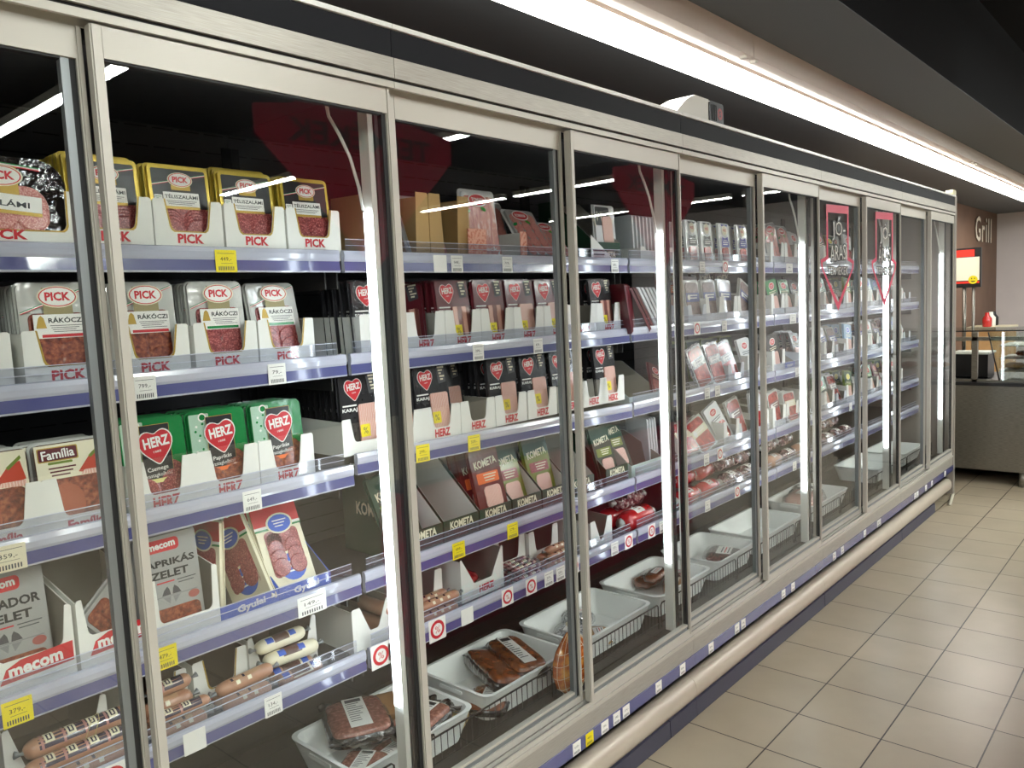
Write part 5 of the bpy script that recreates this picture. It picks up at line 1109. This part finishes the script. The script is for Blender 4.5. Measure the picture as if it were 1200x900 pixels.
floppy(2.96, 1.86, 0.335, 0.18, 0.10, 0.05, 10, SMOKED, 'brown meat block with pale label at the back of its tray')
floppy(2.93, 1.80, 0.385, 0.16, 0.07, 0.03, 10, SMOKED, 'brown meat strip lying on the block')
floppy(2.93, 1.71, 0.345, 0.18, 0.09, 0.04, 25, mat('meat_golden_brown', (190, 140, 84), 0.3, coat=0.6), 'golden brown packed sausage piece at the tray front')
floppy(3.06, 1.76, 0.345, 0.13, 0.09, 0.04, -20, CASEDARK, 'speckled sausage piece at the right end of that tray')
floppy(3.46, 1.74, 0.345, 0.25, 0.17, 0.03, 18, noise_mat('meat_marbled_dark', [(0.4, (74, 40, 40)), (0.6, (126, 70, 66)), (0.75, (190, 150, 140))], 70, 0.25, coat=0.6), 'flat dark red marbled meat pack in the fifth tray')
floppy(4.55, 1.77, 0.345, 0.32, 0.18, 0.09, 6, HAM, 'pink meat pack in clear film in the fourth bay tray')
floppy(4.72, 1.85, 0.345, 0.16, 0.12, 0.08, 6, SILVER, 'crinkled clear bag end beside the pink meat pack')
# netted smoked ham standing against the wire front
e = empty('netted_ham', (1.985, 1.552, 0.3235)); tag(e, 'golden brown netted ham with yellow price sticker, half behind the frame', 'ham')
HAMS = noise_mat('ham_roasted', [(0.3, (104, 38, 12)), (0.5, (186, 96, 30)), (0.7, (232, 166, 76))], 30, 0.2, detail=6, coat=0.7, bump=0.5)
hp = [(0.0, 0.25), (0.012, 0.55), (0.04, 0.86), (0.08, 1.0), (0.12, 0.97), (0.155, 0.8), (0.185, 0.5), (0.205, 0.22)]
HW, HD = 0.092, 0.036
b = MB(); b.tube([(0, 0, q[0]) for q in hp], [q[1] for q in hp], HAMS, 20); b.v = [(x * HW, y * HD, z_) for x, y, z_ in b.v]; b.obj('meat', e)
b = MB()
for k in range(7):
    a = R_(-75 + 25 * k); b.tube([(q[1] * HW * 1.01 * math.sin(a), -q[1] * HD * 1.04 * math.cos(a), q[0]) for q in hp[1:]], 0.0007, CREAM, 5)
for q in hp[1:-1]: b.tube([(q[1] * HW * 1.015 * math.sin(R_(a)), -q[1] * HD * 1.04 * math.cos(R_(a)), q[0] + 0.004 * math.cos(R_(a * 3))) for a in range(-90, 91, 15)], 0.0007, CREAM, 5)
b.tube([(0.0, 0, 0.195), (0.004, 0.0, 0.215), (0.0, 0.004, 0.235)], [0.016, 0.006, 0.013], CREAM, 8); b.obj('net', e)
b = MB(); b.box(0.02, 0.055, -0.0405, -0.039, 0.075, 0.125, YELLOW); lines(b, 0.024, 0.05, 0.11, 3, 0.012, -0.041, INK, 0.003); b.obj('price_sticker', e)

# ================================================================ far end: grill counter
CX = 7.18
e = empty('grill_counter', (CX, 1.6, 0)); tag(e, 'stainless steel grill counter with glass hot display at the end of the aisle', 'counter')
b = MB(); b.box(0, 0.9, -1.15, 0.78, 0.12, 0.80, STEEL2); b.obj('steel_body', e)
b = MB(); b.box(-0.02, 0.92, -1.17, 0.79, 0.80, 0.825, BLACK); b.obj('worktop', e)
for yy in (-0.52, 0.3, -1.1):
    b = MB(); b.tube([(0.04, yy, 0.0), (0.04, yy, 0.12)], 0.025, STEEL2, 12); b.obj('leg', e)
b = MB(); b.box(0.5, 0.85, -1.15, 0.78, 0.0, 0.12, RECESS); b.obj('plinth', e)
e = empty('heated_glass_display', (CX, 1.6, 0.825)); tag(e, 'glass hot-food display with steel posts on the grill counter', 'display case')
b = MB()
for yy in (0.02, -0.18, -0.62):
    b.box(0.03, 0.07, yy - 0.02, yy + 0.02, 0.0, 0.40, STEEL2)
b.box(0.03, 0.07, -0.64, 0.1, 0.33, 0.36, STEEL2); b.box(0.03, 0.07, -0.64, 0.1, 0.0, 0.02, STEEL2); b.obj('post_frame', e)
b = MB(); b.box(0.0, 0.6, -0.95, 0.12, 0.405, 0.413, clear_mat('display_glass', (0.85, 0.9, 0.88), 0.1, 0.6)); b.box(-0.002, 0.0, -0.95, 0.12, 0.404, 0.414, BLACK); b.obj('glass_top', e)
b = MB(); b.add([(0.0, -0.28, 0.40), (0.0, -0.95, 0.40), (0.0, -0.95, 0.02), (0.0, -0.36, 0.02), (0.006, -0.28, 0.40), (0.006, -0.95, 0.40), (0.006, -0.95, 0.02), (0.006, -0.36, 0.02)], [(0, 1, 2, 3), (4, 5, 6, 7), (0, 4, 7, 3), (1, 5, 6, 2), (0, 1, 5, 4), (3, 2, 6, 7)], _M['display_glass']); b.tube([(0.0, -0.28, 0.40), (0.0, -0.36, 0.02)], 0.005, BLACK, 6); b.obj('side_glass', e)
for k, zz in enumerate((0.08, 0.18, 0.28)):
    b = MB(); b.box(0.1, 0.55, -0.94, -0.34, zz, zz + 0.008, STEEL2); b.obj('inner_shelf', e)
for k, (yy, m, zz) in enumerate(((-0.42, mat('food_gold', (200, 140, 60), 0.4), 0.088), (-0.6, BROWNMEAT, 0.088), (-0.5, SMOKED, 0.188), (-0.75, _M['food_gold'], 0.188), (-0.55, _M['pack_pale_blue'], 0.288))):
    b = MB(); b.blob((0, 0, 0.025), 0.09, 0.08, 0.025, m, jit=0.06, seed=k); o = b.obj('roast_portion'); o.location = (CX + 0.3, 1.6 + yy, 0.825 + zz); tag(o, 'small hot food portion in the display, ' + ('lower shelf front', 'lower shelf rear', 'middle shelf front', 'middle shelf rear', 'upper shelf')[k], 'food')
e = empty('black_appliance', (CX + 0.45, 1.5, 0.825)); tag(e, 'small black appliance standing behind the posts of the hot display', 'appliance')
b = MB(); b.prism(rr(-0.12, 0.0, 0.14, 0.2, 0.015), 'xz', -0.12, 0.14, BLACK); b.obj('housing', e)
b = MB(); b.box(-0.13, 0.15, -0.13, 0.15, 0.2, 0.215, PLWHITE); b.obj('lid', e)
# menu screen on a stand
e = empty('menu_sign', (CX + 0.70, 1.635, 0.825)); tag(e, 'red and black framed menu sign with cream panel on a pole', 'sign')
zc_ = 0.926
b = MB(); b.tube([(0, 0.0, 0.0), (0, 0.0, zc_ - 0.16)], 0.016, STEEL2, 10); b.tube([(0.0, -0.07, 0.0), (0.0, -0.07, zc_ - 0.16)], 0.012, STEEL2, 10); b.box(-0.06, 0.06, -0.12, 0.06, 0.0, 0.012, BLACK); b.obj('pole', e)
def yzprint(b, pts, x, m): b.add([(x, p[0], p[1]) for p in pts], [tuple(range(len(pts)))], m)
b = MB(); b.box(-0.02, 0.02, -0.13, 0.14, zc_ - 0.17, zc_ + 0.17, BLACK); b.obj('frame', e)
b = MB(); yzprint(b, [(-0.118, zc_ - 0.11), (0.128, zc_ - 0.11), (0.128, zc_ + 0.09), (-0.118, zc_ + 0.09)], -0.0215, mat('menu_cream', (226, 218, 196), 0.4, emit=0.12)); yzprint(b, [(-0.08, zc_ + 0.095), (0.07, zc_ + 0.095), (0.07, zc_ + 0.155), (-0.08, zc_ + 0.155)], -0.0215, mat('menu_red', (232, 50, 36), 0.4, emit=0.08)); yzprint(b, [(-0.118, zc_ - 0.135), (0.128, zc_ - 0.135), (0.128, zc_ - 0.118), (-0.118, zc_ - 0.118)], -0.0215, _M['menu_red'])
yzprint(b, [(0.075, zc_ + 0.105), (0.128, zc_ + 0.1), (0.128, zc_ + 0.125), (0.08, zc_ + 0.13)], -0.022, TAGW); yzprint(b, ell(-0.07, zc_ - 0.105, 0.036, 0.036), -0.022, YELLOW); yzprint(b, ell(-0.06, zc_ - 0.095, 0.004, 0.006, 8), -0.0225, BLACK); yzprint(b, ell(-0.082, zc_ - 0.095, 0.004, 0.006, 8), -0.0225, BLACK); yzprint(b, [(-0.09, zc_ - 0.115), (-0.052, zc_ - 0.115), (-0.06, zc_ - 0.125), (-0.08, zc_ - 0.125)], -0.0225, BLACK); b.obj('printed_panel', e)
# raised letters on the brown wall
e = empty('grill_lettering', (13.1, 2.6, 2.41)); tag(e, 'raised white letters spelling Grill on the brown wall', 'sign')
vs, fs, a_, b_, c_, d_ = glyphs('Grill', 0.01)
for k, (ch, x0) in enumerate((('G', 0.0), ('r', 0.42), ('i', 0.68), ('l', 0.85), ('l', 1.02))):
    gv, gf, ga, gb, gc, gd = glyphs(ch, 0.01); hh = {'G': 0.36, 'r': 0.24, 'i': 0.36, 'l': 0.36}[ch]; sc = hh / (gd - gc)
    wv = [(x0 + (q[0] - ga) * sc, (q[1] - gc) * sc - 0.18) for q in gv]
    b = MB(); yf = -0.02
    from collections import Counter
    ec = Counter(); 
    for f in gf:
        for q in range(len(f)): ec[tuple(sorted((f[q], f[(q + 1) % len(f)])))] += 1
    bd_ = [k_ for k_, v_ in ec.items() if v_ == 1]; n = len(wv)
    b.add([(p[0], yf, p[1]) for p in wv] + [(p[0], -0.002, p[1]) for p in wv], list(gf), mat('letter_white', (236, 228, 212), 0.5)); b.add([(p[0], yf, p[1]) for p in wv] + [(p[0], -0.002, p[1]) for p in wv], [(p, q, n + q, n + p) for p, q in bd_], mat('letter_return', (96, 78, 64), 0.6)); b.obj('letter', e)
# wooden shelf unit and framed notice on the brown wall
b = MB(); b.box(-0.25, 0.25, -0.3, -0.002, 0, 1.25, noise_mat('wood_reddish', [(0.3, (120, 72, 46)), (0.7, (150, 94, 62))], 6, 0.5, stretch=(1, 1, 0.1))); o = b.obj('wooden_cabinet'); o.location = (10.2, 2.6, 0.0); tag(o, 'reddish wooden cabinet against the brown wall behind the counter', 'cabinet')
b = MB(); b.box(-0.26, 0.26, -0.31, -0.002, 1.25, 1.27, _M['wood_reddish']); b.obj('top_board', o)
e = empty('framed_notice', (8.4, 2.6, 1.46)); tag(e, 'framed pale notice on the brown wall by the end panel', 'notice')
b = MB(); b.box(-0.16, 0.16, -0.02, -0.002, -0.14, 0.14, PLWHITE); b.obj('frame', e)
b = MB(); b.box(-0.13, 0.13, -0.022, -0.02, -0.11, 0.11, mat('notice_picture', (90, 84, 80), 0.4)); b.obj('sheet', e)
b = MB(); b.box(-0.4, 0.4, -0.5, -0.002, 0, 0.98, noise_mat('side_counter_tan', [(0.3, (168, 130, 84)), (0.7, (190, 152, 104))], 5, 0.5)); o = b.obj('side_counter'); o.location = (12.9, 2.595, 0); tag(o, 'tan side counter at the far wall beyond the grill', 'counter')
b = MB(); b.box(-0.42, 0.42, -0.52, -0.002, 0.98, 1.01, CREAM); b.obj('top_board', o)
for k, dx in enumerate((-0.2, 0.05, 0.25)):
    b = MB(); b.tube([(0, 0, 0), (0, 0, 0.01), (0, 0, 0.12), (0, 0, 0.16), (0, 0, 0.2)], [0.05, 0.06, 0.06, 0.03, 0.025], (CASERED, PLWHITE, BLACK)[k], 12); o2 = b.obj('condiment_bottle'); o2.location = (12.9 + dx, 2.35, 1.01); tag(o2, ('red', 'white', 'black')[k] + ' bottle on the tan side counter', 'bottle')
# pale cable cover across the floor behind the end panel
b = MB(); b.tube([(6.35, 1.40, 0.006), (6.7, 1.455, 0.006), (6.95, 1.56, 0.006), (7.1, 1.75, 0.006)], 0.011, mat('cable_cover_pale', (206, 198, 180), 0.5), 8)
b.v = [(x, y, max(0.0005, z_)) for x, y, z_ in b.v]; tag(b.obj('cable_cover'), 'pale cable cover running over the floor tiles by the end panel', 'cable')
